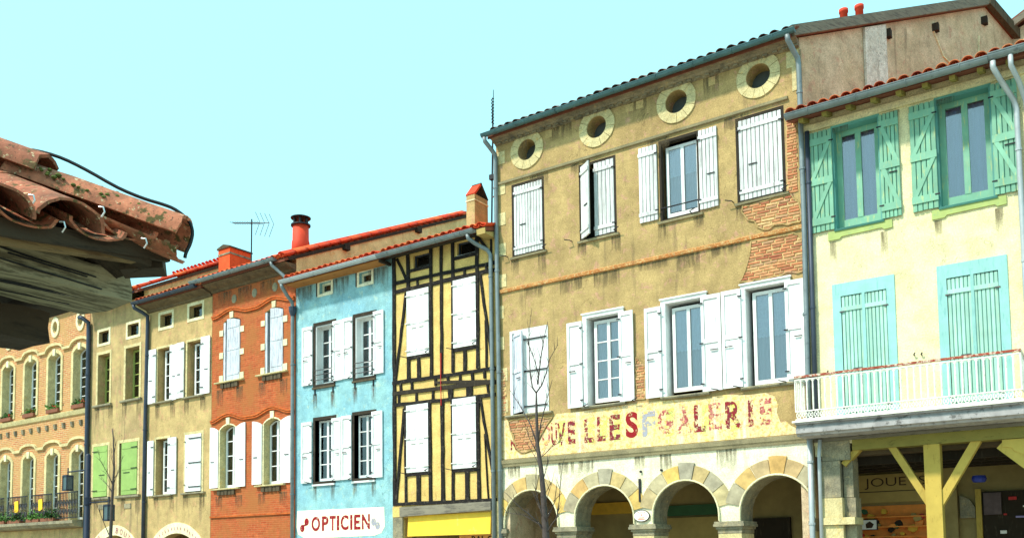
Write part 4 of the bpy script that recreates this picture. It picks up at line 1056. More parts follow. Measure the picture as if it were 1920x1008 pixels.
for a, b, z0, z1 in ((-9.6, -9.06, 8.88, 9.22), (-8.2, -7.63, 8.92, 9.25)):
    window(Eh, a, b, z0, z1, .06, 'zinc_dark', 1, 1, .03, pane='pane_sky', curtain_or_reflection='curtain_dark')
    part('window_sill', MB().box(a, b + .02, -.03, .06, z0 - .035, z0 - .002), 'white_paint', Eh)
bm = MB(); bm.prism([(-9.98, 2.64), (-7.18, 2.70), (-7.18, 2.9), (-9.98, 2.88)], -.14, .1); part('bressummer', bm, 'grey_beam', Eh)
part('corner_block', MB().box(-10.29, -9.99, -.05, .1, 2.64, 2.9), 'plaster_yellow', Eh)
part('pier', MB().box(-10.29, -9.97, -.04, .5, .1, 2.635), 'stone_grey', Eh)
part('pier', MB().box(-7.22, -7.02, -.04, .5, .1, 2.9), 'stone_pale', Eh)
part('red_cable', MB().tube([(-8.69, -.05, 6.6), (-8.695, -.055, 6.0), (-8.69, -.055, 5.3)], .012, 5), 'shop_red', Eh)
fa = MB().prism([(-.02, 2.66), (.0, 2.66), (-.03, 2.15), (-.05, 2.15)], -9.8, -7.26, 'x'); part('fascia_panel', fa, 'sign_yellow', Eh)
sn = part('shop_sign', MB().box(-8.6, -7.1, .5, .54, 1.75, 2.16), 'sign_orange', Eh)
glyphs('RAL OP', -8.22, -7.42, 1.98, 2.13, 'letter_black', sn, .497, .03); part('sign_stripe', MB().box(-8.58, -7.12, .494, .5, 1.8, 1.9), 'shop_red', sn)
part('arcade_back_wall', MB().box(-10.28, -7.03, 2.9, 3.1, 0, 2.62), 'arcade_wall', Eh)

# ================================================================== D: blue house
D = thing('blue_house', 'blue plastered house with white shutters and a painted optician sign', 'house', (-12.1, 0, 0))
DW = [(-13.13, -12.42, 6.34, 7.96), (-11.63, -10.95, 6.34, 7.96), (-13.13, -12.42, 3.7, 5.36), (-11.66, -10.97, 3.7, 5.36)]
ops = DW + [(-12.97, -12.52, 8.82, 9.13), (-11.48, -11.03, 8.82, 9.13), (-13.6, -10.7, -.01, 2.0)]
mb = MB(); wall(mb, -13.9, -10.31, 0, 9.32, ops, 0, .34); part('wall', mb, 'plaster_blue', D)
shell(D, -13.9, -10.31, 9.27, .28, 5, -.42, 'plaster_gable', 10)
roof(D, -13.9, -10.31, 9.27, .28, 5, -.42, 10, mat='roof_clay_red', over=(.04, -.02))
gutter(D, -13.98, -10.37, -.5, 9.25, 'zinc_pale', .08)
part('eave_board', MB().box(-13.88, -10.36, -.4, -.02, 9.15, 9.18), 'eave_board', D)
part('rafter_end', MB().box(-10.4, -10.33, -.42, -.02, 9.1, 9.17), 'dark_timber', D)
pipe(D, [(-13.94, -.5, 9.17), (-13.94, -.48, 9.1), (-13.94, -.3, 8.9), (-13.95, -.11, 8.76), (-13.95, -.09, 8.64), (-13.94, -.09, 6), (-13.93, -.09, .1)], 'zinc', .05, (7.0, 5.2, 3.4))
part('hopper', MB().lathe([(.05, 8.35), (.1, 8.5), (.11, 8.62), (.1, 8.62), (.05, 8.4)], (-13.95, -.09), 10), 'zinc_dark', D)
for k, (a, b, z0, z1) in enumerate(DW):
    mb = MB(); wd = .075
    mb.box(a - wd, a, -.012, .3, z0, z1); mb.box(b, b + wd * .6, -.012, .3, z0, z1); mb.box(a - wd, b + .09, -.016, .3, z1, z1 + .09); mb.box(a - wd, b + .06, -.016, .3, z0 - .07, z0)
    part('window_frame', mb, 'dark_timber', D)
    if k < 2:
        mb = MB(); mb.box(a, a + .03, .01, .2, z0, z1); mb.box(a + .03, b, .01, .2, z1 - .03, z1); mb.box(b - .02, b, .01, .2, z0, z1 - .03); part('window_lining', mb, 'white_paint', D)
        window(D, a + .03, b - .02, z0 + .02, z1 - .03, .2, 'white_paint', 2, 4, .05, curtain_or_reflection='curtain_dark')
        br_ = [part('window_bar', MB().tube([(a, -.03, z), (b, -.03, z)], .012, 6), 'iron_grey', D) for z in (z0 + .12, z0 + .26, z0 + .39)]
        for x in (a, b - .02): part('iron_spike', MB().box(x - .015, x + .015, -.03, 0, z0 - .28, z0 - .05), 'iron_black', D)
    else: window(D, a + .03, b, z0 + .02, z1, .12, 'white_paint', 2, 4, .05, curtain_or_reflection='curtain_dark')
    part('window_sill', MB().box(a - .08, b + .06, -.05, .0, z0 - .12, z0 - .072), 'white_paint' if k > 1 else 'brown_timber', D)
SH = [(-13.21, .41, -1, 6.36, 1.62), (-12.43, .36, 1, 6.36, 1.62), (-11.70, .355, -1, 6.37, 1.62), (-10.95, .36, 1, 6.36, 1.64),
      (-13.23, .41, -1, 3.68, 1.67), (-12.47, .345, 1, 3.69, 1.67), (-11.74, .37, -1, 3.69, 1.69), (-11.01, .37, 1, 3.68, 1.71)]
for hx, wd, d, z0, h in SH: shutter(D, hx, z0, wd, h, d, 'panel', 'white_paint', -.018)
for x in (-13.3, -12.4, -11.8, -11.0): stay(D, x, 3.68, random.choice((1, -1))); stay(D, x, 6.36, random.choice((1, -1)))
for a in (-12.97, -11.48):
    surround(D, a, a + .45, 8.82, 9.13, .07, 'plaster_cream', .02, True); window(D, a, a + .45, 8.82, 9.13, .1, 'plaster_cream', 1, 1, .06)
    part('lintel_post', MB().box(a - .12, a - .075, -.02, .01, 8.78, 9.2), 'dark_timber', D)
sgn = part('painted_sign', MB().prism([(-13.82, 2.94), (-10.62, 2.92), (-10.6, 2.42), (-10.72, 2.26), (-10.95, 2.2), (-13.5, 2.18), (-13.78, 2.3), (-13.86, 2.5)], -.006, .003), 'sign_cream', D)
xs_ = [(-13.26, -12.93), (-12.86, -12.61), (-12.57, -12.34), (-12.30, -12.21), (-12.16, -11.87), (-11.81, -11.73), (-11.67, -11.44), (-11.39, -11.11)]
for ch, (a, b) in zip('OPTICIEN', xs_): glyphs(ch, a, b, 2.37, 2.76, 'letter_red', sgn, -.0095, .03, 'letter')
# painted spectacles emblem
for cx, cz, mt in ((-13.62, 2.46, 'letter_red'), (-13.45, 2.63, 'letter_red'), (-10.98, 2.55, 'letter_ghost'), (-10.84, 2.45, 'letter_ghost')):
    o_ = [(cx + .085 * math.cos(t * math.pi / 8), cz + .1 * math.sin(t * math.pi / 8)) for t in range(16)]
    part('emblem', MB().prism(o_, -.0095, -.007), mt, sgn)
part('emblem', MB().beam((-13.6, -.008, 2.52), (-13.46, -.008, 2.56), .003, .05), 'letter_red', sgn)
part('arcade_back_wall', MB().box(-13.88, -10.33, 2.9, 3.1, 0, 2.2), 'arcade_wall', D)

# ================================================================== C: orange brick house
Ch = thing('orange_brick_house', 'orange brick house with arched windows and wavy drip mouldings', 'house', (-15.75, 0, 0))
CU = [(-17.06, -16.28), (-15.2, -14.42)]; CL = [(-17.17, -16.42), (-15.22, -14.5)]
ops = [(a, b, 6.9, 8.78, .1) for a, b in CU] + [(a, b, 3.73, 5.6, .13) for a, b in CL] + [(-16.9, -14.7, -.01, 2.2, .6)]
mb = MB(); wall(mb, -17.58, -13.91, 0, 9.98, ops, 0, .34, MB()); part('wall', mb, 'brick_orange', Ch)
for o in ops:
    rv = MB(); wall(MB(), o[0] - .1, o[1] + .1, o[2] - .1, o[3] + .1, [o], 0, .34, rv); part('window_reveal', rv, 'stone_pale', Ch)
shell(Ch, -17.58, -13.91, 9.92, .455, 8.0, -.44, 'plaster_gable', 15)
rfC = roof(Ch, -17.58, -13.91, 9.92, .455, 8.0, -.44, 15, mat='roof_clay_red', over=(.1, .02))
gutter(Ch, -17.95, -14.2, -.52, 9.95, 'zinc', .08)
mb = MB(); mb.prism([(.02, 9.64), (-.05, 9.66), (-.1, 9.71), (-.28, 9.77), (-.4, 9.83), (.02, 9.86)], -17.57, -13.92, 'x'); part('eaves_cornice', mb, 'cornice_dark', Ch)
pipe(Ch, [(-14.35, -.52, 9.87), (-14.34, -.5, 9.78), (-14.2, -.34, 9.6), (-14.03, -.26, 9.42), (-14.0, -.24, 9.32)], 'zinc', .048)
# verge tiles up the right gable
vm = tmesh('verge', 'roof_clay_red', .5, .115, .095)
ang = math.atan(.455)
for k in range(19):
    y = -.48 + k * .435
    inst('verge_tile', vm, 'roof_clay_red', rfC, (-13.93, y, 9.92 + .455 * (y + .44) + .06), (ang + .02, 0, random.uniform(-.03, .03)))
    inst('verge_tile', vm, 'roof_clay_red', rfC, (-14.12, y + .1, 9.92 + .455 * (y + .54) + .11), (ang + .03, 0, random.uniform(-.03, .03)))
part('verge_board', MB().beam((-13.89, -.3, 9.93), (-13.89, 7.9, 13.66), .04, .09), 'dark_timber', Ch)
for y in (1.9, 5.2): part('purlin_end', MB().box(-13.95, -13.78, y - .1, y + .1, 9.7 + .455 * (y + .44), 9.7 + .455 * (y + .44) + .16), 'dark_timber', Ch)
def drip(zb, h, wins, X0, X1, mat='brick_red_trim', pr=.05):
    pts = []; n = 90
    for i in range(n + 1):
        x = X0 + (X1 - X0) * i / n; z = zb
        for a, b in wins:
            c = (a + b) / 2; u = abs(x - c) / .78
            if u < 1: z = max(z, zb + h * (.5 + .5 * math.cos(math.pi * u)))
        pts.append((x, z))
    mb = MB()
    for d, pp in ((0, pr), (.055, pr + .02)):
        mb.prism([(x, z + d) for x, z in pts] + [(x, z + d + .05) for x, z in reversed(pts)], -pp, .01)
    part('drip_moulding', mb, mat, Ch)
drip(8.84, .15, CU, -17.56, -13.95); drip(5.68, .17, CL, -17.57, -13.98)
for z in (2.9,): part('string_course', MB().prism([(.01, z - .03), (-.04, z - .03), (-.05, z + .03), (.01, z + .04)], -17.57, -13.98, 'x'), 'brick_red_trim', Ch)
for a, b in CU:
    for z, h in ((8.29, .17), (7.62, .17), (6.9, .2)):
        for x0, x1 in ((a - .16, a), (b, b + .17)): part('quoin_stone', MB().box(x0, x1, -.02, .05, z + random.uniform(-.02, .02), z + h), 'stone_quoin', Ch)
    c = (a + b) / 2; part('keystone', MB().prism([(c - .07, 8.78), (c + .07, 8.78), (c + .085, 8.96), (c - .085, 8.96)], -.03, .03), 'stone_quoin', Ch)
    lf = .58 if a < -16 else .52
    part('window_lining', MB().box(a + .0, a + .09, .01, .2, 6.9, 8.68), 'white_blue_worn', Ch)
    shutter(Ch, b - .0, 6.9, lf, 1.86, -1, 'flat', 'white_blue_worn', .0, 0, iron=None, hinges=(.1, .5, .86), top=.1)
    part('room', MB().box(a, b, .3, .33, 6.85, 8.8), 'dark_room', Ch)
for k, (a, b) in enumerate(CL):
    c = (a + b) / 2; part('keystone', MB().prism([(c - .07, 5.61), (c + .07, 5.61), (c + .08, 5.81), (c - .08, 5.81)], -.03, .03), 'stone_quoin', Ch)
    surround(Ch, a, b, 3.73, 5.6, .04, 'stone_quoin', .012, False, .13)
    window(Ch, a + .02, b, 3.76, 5.57, .2, 'white_paint', 2, 4, .06, rise=.13)
    shutter(Ch, a - .05, 3.76, .37 if k == 0 else .41, 1.82, -1, 'flat', 'white_paint', -.014, 0, top=.12, iron='iron_black', hinges=())
    shutter(Ch, b + .0, 3.74, .43, 1.86, 1, 'flat', 'white_paint', -.014, 0, top=.12, iron='iron_black', hinges=())
for (a, b), z in ((CU[0], 6.9), (CU[1], 6.9), (CL[0], 3.73), (CL[1], 3.73)):
    sill(Ch, a - .3, b + .2, z, 'stone_pale', .05, .1)
    for k in range(5):
        x = a - .05 + k * .16
        part('corbel_brick', MB().box(x, x + .13, -.06 + .01 * (k % 2), .0, z - .2, z - .06), 'brown_timber', Ch)
for x, z in ((-16.57, 9.33), (-15.66, 9.35), (-14.78, 9.36)):
    part('putlog_plug', MB().prism([(x + .11 * math.cos(t * math.pi / 8), z + .13 * math.sin(t * math.pi / 8)) for t in range(16)], -.012, .01), 'stone_grey', Ch)
part('arcade_back_wall', MB().box(-17.5, -14, 2.9, 3.1, 0, 2.3), 'arcade_wall', Ch)

# ================================================================== B: beige house with white shutters
B = thing('beige_house', 'beige plastered house with white shutters next to the orange brick house', 'house', (-19.2, 0, 0))
BU = [(-20.3, -19.6), (-18.78, -18.06)]; BL = [(-20.33, -19.65), (-18.8, -18.02)]
SM = [(-20.2, -19.58, 9.02, 9.43), (-18.71, -18.07, 9.06, 9.46)]
ops = [(a, b, 6.64, 8.35) for a, b in BU] + [(a, b, 3.7, 5.46) for a, b in BL] + SM + [(-20.5, -17.94, -.01, 2.47, .7)]
mb = MB(); wall(mb, -20.86, -17.59, 0, 9.92, ops, 0, .34); part('wall', mb, 'plaster_beige', B)
shell(B, -20.86, -17.59, 9.84, .3, 5.5, -.42, 'plaster_beige', 11)
roof(B, -20.86, -17.59, 9.84, .3, 5.5, -.42, 11)
gutter(B, -20.95, -17.75, -.5, 9.84, 'zinc_dark', .075)
mb = MB(); mb.prism([(.02, 9.58), (-.05, 9.6), (-.08, 9.66), (-.24, 9.7), (-.38, 9.75), (.02, 9.78)], -20.85, -17.6, 'x'); part('eaves_cornice', mb, 'cornice_dark', B)
for (a, b) in BU:
    surround(B, a, b, 6.64, 8.35, .07, 'stone_pale'); window(B, a + .12, b, 6.66, 8.3, .18, 'white_paint', 2, 4, .06); sill(B, a - .14, b + .12, 6.64, 'stone_grey')
for hx, wd, d, z0, h in ((-20.34, .39, -1, 6.62, 1.74), (-19.6, .335, 1, 6.62, 1.74), (-18.89, .365, -1, 6.64, 1.74), (-18.05, .42, 1, 6.64, 1.75), (-20.40, .31, -1, 3.68, 1.75), (-19.65, .43, 1, 3.68, 1.77)):
    shutter(B, hx, z0, wd, h, d, 'flat', 'white_paint', -.03, 0)
a, b = BL[0]; surround(B, a, b, 3.7, 5.46, .07, 'stone_pale'); window(B, a + .12, b, 3.72, 5.42, .18, 'white_paint', 2, 4, .06)
a, b = BL[1]; surround(B, a, b, 3.7, 5.46, .09, 'stone_pale')
shutter(B, a + .01, 3.72, .15, 1.74, 1, 'flat', 'white_paint', -.01, 0); shutter(B, b - .01, 3.72, .6, 1.74, -1, 'flat', 'white_paint', -.01, 0, hinges=(), strap=(.08, .5, .93))
part('room', MB().box(a, b, .3, .33, 3.65, 5.5), 'dark_room', B)
for a, b in BL: sill(B, a - .14, b + .2, 3.69, 'stone_grey')
for a, b, z0, z1 in SM: surround(B, a, b, z0, z1, .09, 'stone_quoin', .015, True); window(B, a, b, z0, z1, .16, 'dark_timber', 1, 1, .03, curtain_or_reflection='curtain_dark')
def archring(house, c, zs, hw, rise, wd, mat, n=9, z=-.02):
    pi_ = arc(c - hw, c + hw, zs, rise, n * 3); po_ = arc(c - hw - wd * .9, c + hw + wd * .9, zs, rise + wd, n * 3)
    for i in range(n):
        part('voussoir', MB().prism(pi_[3 * i:3 * i + 4] + list(reversed(po_[3 * i:3 * i + 4])), z - random.uniform(0, .006), .02), mat, house)
archring(B, -19.22, 1.77, 1.28, .7, .33, 'stone_quoin')
for k in range(18):
    t = math.radians(35 + k * 6.4); x = -19.22 + 1.42 * math.cos(t); z = 1.42 + 1.2 * math.sin(t)
    part('lettering', MB().beam((x, -.03, z - .045), (x + random.uniform(-.04, .04), -.03, z + .045), .004, .022, (1, 0, 0)), 'letter_rose', B)
part('arcade_back_wall', MB().box(-20.8, -17.6, 2.9, 3.1, 0, 2.5), 'arcade_wall', B)
pipe(B, [(-20.9, -.5, 9.77), (-20.89, -.48, 9.68), (-20.8, -.28, 9.58), (-20.75, -.1, 9.48), (-20.76, -.08, 9.3), (-20.82, -.08, 6), (-20.86, -.08, .1)], 'zinc_dark', .06, (8.2, 5.8, 3.5))

# ================================================================== A2: beige house with light green shutters
A2 = thing('green_shuttered_house', 'narrow beige house with two closed lime-green shutters and small attic windows', 'house', (-22.5, 0, 0))
UW = [(-23.68, -22.98), (-22.06, -21.29)]; LW = [(-23.84, -23.0), (-22.34, -21.31)]
SM = [(-23.66, -23.06, 9.0, 9.41), (-21.98, -21.35, 9.0, 9.4)]
ops = [(a, b, 6.92, 8.62) for a, b in UW] + [(a, b, 3.78, 5.5) for a, b in LW] + SM + [(-23.8, -21.3, -.01, 2.48, .75)]
mb = MB(); wall(mb, -24.2, -20.87, 0, 10.2, ops, 0, .34); part('wall', mb, 'plaster_grey_beige', A2)
shell(A2, -24.2, -20.87, 10.3, .52, 3.3, -.4, 'plaster_gable', 7)
rfA = roof(A2, -24.2, -20.87, 10.3, .52, 3.3, -.4, 7, mat='roof_clay_red', over=(0, .02))
for k in range(8):
    y = -.36 + k * .435; inst('verge_tile', vm, 'roof_clay_red', rfA, (-20.88, y, 10.3 + .52 * (y + .4) + .06), (math.atan(.52), 0, random.uniform(-.03, .03)))
part('verge_board', MB().beam((-20.85, -.2, 10.33), (-20.85, 3.25, 12.13), .04, .08), 'brown_timber', A2)
gutter(A2, -24.2, -21.0, -.5, 10.26, 'zinc_dark', .08)
for a, b in UW:
    surround(A2, a, b, 6.92, 8.62, .1, 'stone_pale'); window(A2, a + .0, b, 6.94, 8.6, .26, 'olive_frame', 2, 4, .07, curtain_or_reflection='curtain_dark'); sill(A2, a - .2, b + .17, 6.9, 'stone_grey', .08)
for a, b in LW: surround(A2, a, b, 3.78, 5.5, .1, 'stone_pale'); sill(A2, a - .12, b + .18, 3.77, 'stone_grey', .09); part('room', MB().box(a, b, .3, .33, 3.7, 5.6), 'dark_room', A2)
shutter(A2, -23.83, 3.8, .82, 1.69, 1, 'flat', 'green_paint', .0, 0, hinges=(.12, .9)); shutter(A2, -21.32, 3.79, .86, 1.7, -1, 'flat', 'green_paint', .0, 0, hinges=(.1, .5, .9))
for a, b, z0, z1 in SM: surround(A2, a, b, z0, z1, .09, 'stone_quoin', .015, True); window(A2, a, b, z0, z1, .12, 'dark_timber', 1, 1, .03, curtain_or_reflection='curtain_red')
for x, z in ((-23.5, 3.45), (-22.0, 3.42)): part('vent_grille', MB().box(x, x + .36, -.02, 0, z - .08, z + .08), 'stone_grey', A2)
archring(A2, -22.56, 1.74, 1.25, .75, .33, 'stone_quoin')
txt = [('E', 150), ('R', 138), ('E', 126), ('B', 82), ('O', 72), ('U', 62), ('T', 53), ('I', 45), ('Q', 37)]
for ch, t in txt:
    t = math.radians(t); x = -22.56 + 1.44 * math.cos(t) * .98; z = 1.35 + 1.3 * math.sin(t)
    o_ = glyphs(ch, x - (.07 if ch != 'I' else .02), x + (.07 if ch != 'I' else .02), z - .09, z + .09, 'letter_rose', A2, -.034, .0, 'letter'); o_.rotation_euler = (0, math.pi / 2 - t, 0)
part('arcade_back_wall', MB().box(-24.1, -20.9, 2.9, 3.1, 0, 2.5), 'arcade_wall', A2)
pipe(A2, [(-24.4, -.3, 9.98), (-24.25, -.28, 9.95), (-24.16, -.1, 9.8), (-24.15, -.09, 9.5), (-24.14, -.09, 6), (-24.13, -.09, .1)], 'zinc_dark', .075, (8.0, 5.6))

# ================================================================== A: brick mansion
A = thing('brick_mansion', 'pinkish brick mansion with arched stone window surrounds and iron balconies', 'house', (-28, 0, 0))
BC = [-24.8 - 1.635 * k for k in range(6)]
ops = []
for c in BC: ops += [(c - .4, c + .42, 6.98, 9.08, .16), (c - .38, c + .38, 3.05, 5.52, .15), (c - .16, c + .16, 9.85, 10.17, 'o')]
mb = MB(); wall(mb, -34, -24.22, 0, 10.7, ops, 0, .5, MB()); part('wall', mb, 'brick_pink', A)
for o in ops:
    rv = MB(); wall(MB(), o[0] - .1, o[1] + .1, o[2] - .1, o[3] + .1, [o], 0, .5, rv); part('window_reveal', rv, 'stone_pale', A)
shell(A, -34, -24.22, 10.75, .3, 5, -.3, 'plaster_beige', 10)
roof(A, -34, -24.22, 10.75, .3, 5, -.3, 10)
for c in BC:
    surround(A, c - .4, c + .42, 6.98, 9.08, .13, 'stone_pale', .03, False, .16); surround(A, c - .38, c + .38, 3.05, 5.52, .14, 'stone_pale', .03, False, .15)
    window(A, c - .4, c + .42, 7.0, 9.06, .24, 'white_paint', 2, 6, .06, rise=.16, curtain_or_reflection='curtain_dark'); window(A, c - .38, c + .38, 3.1, 5.5, .24, 'white_paint', 2, 6, .06, rise=.15, curtain_or_reflection='curtain_dark')
    mb = MB(); n = 24
    mb.prism([(c + .2 * math.cos(2 * math.pi * k / n) * 1.0, 10.01 + .2 * math.sin(2 * math.pi * k / n)) for k in range(n)] , .45, .5); part('oculus_back', mb, 'dark_room', A)
    for k in range(8):
        a, b = math.pi * k / 4, math.pi * (k + 1) / 4 - .02
        pts = [(c + r * math.cos(t) * .8, 10.01 + r * math.sin(t) * 1.1) for r, t in ((.2, a), (.2, (a + b) / 2), (.2, b), (.34, b), (.34, (a + b) / 2), (.34, a))]
        part('oculus_stone', MB().prism(pts, -.04, .02), 'stone_quoin', A)
    for zt in (8.98, 5.42):
        part('keystone', MB().prism([(c - .07, zt), (c + .07, zt), (c + .09, zt + .24), (c - .09, zt + .24)], -.06, .02), 'stone_quoin', A)
    # iron balcony
    bl = part('balcony_rail', MB().box(c - .68, c + .68, -.4, -.37, 3.97, 4.01), 'iron_black', A)
    part('rail', MB().box(c - .68, c + .68, -.395, -.375, 3.12, 3.15), 'iron_black', bl)
    for k in range(15):
        x = c - .67 + k * 1.34 / 14; part('baluster', MB().tube([(x, -.385, 3.1), (x, -.385, 3.98)], .012, 4), 'iron_black', bl)
    for k in range(7):
        x = c - .57 + k * .19
        part('scroll', MB().tube([(x + .075 * math.cos(t * .9) * (1 - t / 14), -.385, 3.62 + .16 * math.sin(t * .9) * (1 - t / 16)) for t in range(12)], .011, 4), 'iron_grey', bl)
        part('scroll', MB().tube([(x - .07 * math.cos(t * .9) * (1 - t / 14), -.385, 3.33 + .13 * math.sin(t * .9) * (1 - t / 16)) for t in range(12)], .011, 4), 'iron_grey', bl)
part('ledge', MB().prism([(0.01, 2.8), (-.34, 2.84), (-.4, 2.9), (-.46, 2.94), (-.46, 3.04), (.01, 3.05)], -33.9, -24.3, 'x'), 'stone_grey', A)
part('sill_course', MB().prism([(0.01, 6.7), (-.05, 6.72), (-.08, 6.8), (-.1, 6.86), (.01, 6.9)], -33.9, -24.25, 'x'), 'stone_pale', A)
for k in range(17):
    x = -33.5 + k * .55; part('corbel', MB().prism([(.0, 6.3), (-.05, 6.34), (-.08, 6.5), (0, 6.52)], x, x + .12, 'x'), 'stone_grey', A)
def drip2(zb, h):
    pts = []; n = 220
    for i in range(n + 1):
        x = -33.9 + (9.65) * i / n; z = zb
        for c in BC:
            u = abs(x - c) / .56
            if u < 1: z = max(z, zb + h * math.sqrt(max(0, 1 - u ** 2.4)))
        pts.append((x, z))
    part('drip_moulding', MB().prism(pts + [(x, z + .09) for x, z in reversed(pts)], -.08, .01), 'stone_pale', A)
drip2(9.12, .22); drip2(5.66, .2)
part('ground_floor_face', MB().box(-33.95, -24.25, -.02, .0, .1, 2.78), 'plaster_beige', A)
# flower boxes and plants
def foliage(mb, c, sx, sy, sz, n, s_):
    for _ in range(n):
        p = Vector((c[0] + random.gauss(0, sx), c[1] + random.gauss(0, sy), c[2] + abs(random.gauss(0, sz))))
        u = Vector((random.uniform(-1, 1), random.uniform(-1, 1), random.uniform(-1, 1))).normalized(); v = u.orthogonal().normalized(); q = s_ * random.uniform(.6, 1.3)
        mb.add([p - u * q, p + v * q * .5, p + u * q, p - v * q * .5], [(0, 1, 2, 3)])
wlab = ['beside the downpipe', 'second from the downpipe', 'third from the downpipe', 'fourth from the downpipe', 'fifth from the downpipe']
for k, c in enumerate(BC[:5]):
    fb = thing('flower_box', 'flower box on the upper brick mansion sill, ' + wlab[k], 'flower box', (c + .05, -.02, 6.98), 'flower boxes on the upper sills')
    part('box', MB().box(c - .38, c + .4, -.1, .12, 6.93, 7.06), 'planter_clay', fb)
    mb = MB(); foliage(mb, (c + .02, 0, 7.07), .19, .05, .07, 150, .06); part('foliage', mb, 'leaf_green', fb)
    mb = MB(); foliage(mb, (c + .2, -.03, 7.1), .12, .04, .05, 22, .035); part('flowers', mb, 'leaf_red', fb)
for k, x in enumerate((-25.95, -26.9, -28.2, -29.3, -30.4)):
    pl = thing('potted_plant', 'leafy trough plant on the stone ledge, ' + wlab[k], 'plant', (x, -.42, 3.05), 'plants on the balcony ledge')
    part('trough', MB().box(x - .42, x + .42, -.45, -.43 + .2, 3.045, 3.16), 'planter_clay', pl)
    mb = MB(); foliage(mb, (x, -.36, 3.15), .24, .06, .12, 200, .07); part('foliage', mb, 'leaf_green', pl)
for k, c in enumerate(BC[1:3]):
    cl = part('cloth', MB().prism([(c - .12, 3.45), (c + .05, 3.42), (c + .14, 3.5), (c + .12, 3.85), (c - .14, 3.82)], -.42, -.41), 'cloth_yellow', None)
    tag(cl, ['yellow cloth hung on the iron balcony second from the downpipe', 'yellow cloth hung on the iron balcony third from the downpipe'][k], 'cloth', 'cloths on the balconies')

# ================================================================== rear house glimpsed over the ivory house roof
R = thing('rear_house', 'beige gabled house rising behind the ivory house roof', 'house', (5.2, 8, 0))
mb = MB(); mb.prism([(3.15, 0), (7.2, 0), (7.2, 12.9), (5.2, 14.6), (3.15, 13.9)], 6.9, 13); part('wall', mb, 'plaster_flank', R)
mb = MB(); mb.prism([(2.95, 13.86), (3.6, 14.2), (5.2, 14.75), (7.5, 12.85), (7.5, 12.98), (5.2, 14.9), (3.6, 14.33), (2.95, 13.99)], 6.7, 13.2); part('roof', mb, 'roof_deck', R)
part('verge_beam', MB().beam((2.98, 6.72, 13.86), (3.6, 6.72, 14.2), .1, .14), 'grey_beam', R)
part('brick_course', MB().box(3.16, 5, 6.86, 6.9, 13.1, 13.25), 'brick_red_trim', R)

# ================================================================== rain stains below sills, pipes and irons
for x in (-6.5, -5.75, -4.7, -3.85, -2.75, -1.95, -1.05): stain(F, x, 8.49, .22, random.uniform(.3, .7))
for x in (-6.0, -5.0, -4.1, -3.0, -2.2, -1.4): stain(F, x, 7.755, random.uniform(.4, .9), random.uniform(.2, .5))
for x in (-6.3, -5.2, -3.3, -1.6): stain(F, x, 11.33, random.uniform(.3, .6), random.uniform(.3, .7)); stain(F, x + .5, 10.355, .5, .35)
for x in (-6.6, -5.2, -4.7, -3.4, -2.8, -1.5): stain(F, x, 3.675, random.uniform(.2, .5), random.uniform(.2, .5), 'stain_grey', -.0105)
for x in (-13.14, -12.46, -11.64, -10.98): stain(D, x, 6.1, .16, .6); stain(D, x, 3.58, .14, .5); stain(D, x, 6.0, .05, .4, 'stain_rust', -.007)
for x in (-13.6, -12.2, -10.8): stain(D, x, 9.14, .7, .6)
for x in (-20.3, -19.5, -18.8, -18.0): stain(B, x, 6.57, .25, .6); stain(B, x, 3.62, .25, .6)
for x in (-23.7, -22.9, -22.1, -21.3): stain(A2, x, 6.81, .25, .7); stain(A2, x, 3.67, .25, .7)
for x in (.7, 1.6, 2.5, 3.45): stain(G, x, 7.4, .12, random.uniform(.3, .6)); stain(G, x + .2, 9.58, .3, .2)
for x in (-17.2, -16.3, -15.3, -14.4): stain(Ch, x, 6.68, .3, .6); stain(Ch, x, 3.5, .3, .5); stain(Ch, x + .2, 9.62, .6, .45)

# ================================================================== chimneys and aerials (parts of their houses / things on roofs)
x0, x1, y0, y1 = -19.28, -18.72, 1.5, 2.34
ck = part('chimney', MB().box(x0, x1, y0, y1, 10.2, 11.55), 'brick_chimney', B)
mb = MB(); mb.box(x0 - .02, x1 + .02, y0 - .02, y1 + .02, 11.55, 11.61); part('chimney_band', mb, 'stone_grey', ck)
part('chimney_head', MB().box(x0 - .01, x1 + .01, y0 - .01, y1 + .01, 11.61, 11.76), 'brick_chimney', ck)
mb = MB(); mb.prism([(x0 - .05, 11.76), (x1 + .05, 11.76), (x1 + .04, 11.81), ((x0 + x1) / 2, 11.9), (x0 - .04, 11.81)], y0 - .05, y1 + .05); part('chimney_cap', mb, 'brown_timber', ck)
cx, cy = -14.83, 1.0
ck = part('chimney', MB().lathe([(.0, 10.5), (.27, 10.5), (.26, 10.95), (.24, 11.0), (.235, 11.44), (0, 11.44)], (cx, cy), 20), 'red_clay', Ch, True)
part('chimney_cap', MB().lathe([(0, 11.44), (.29, 11.44), (.29, 11.48), (.22, 11.5), (0, 11.5)], (cx, cy), 18), 'iron_black', ck)
for k in range(6):
    t = k * math.pi / 3 + .2; part('cap_leg', MB().box(cx + .2 * math.cos(t) - .025, cx + .2 * math.cos(t) + .025, cy + .2 * math.sin(t) - .025, cy + .2 * math.sin(t) + .025, 11.49, 11.68), 'iron_black', ck)
part('chimney_hood', MB().lathe([(0, 11.665), (.29, 11.665), (.3, 11.69), (.12, 11.76), (0, 11.77)], (cx, cy), 18), 'iron_black', ck)
x0, x1, y0, y1 = -8.36, -8.1, .6, 1.16
ck = part('chimney', MB().box(x0, x1, y0, y1, 9.3, 10.66), 'plaster_grey_beige', Eh)
part('chimney_band', MB().box(x0 - .015, x1 + .015, y0 - .015, y1 + .015, 10.5, 10.53), 'stone_quoin', ck)
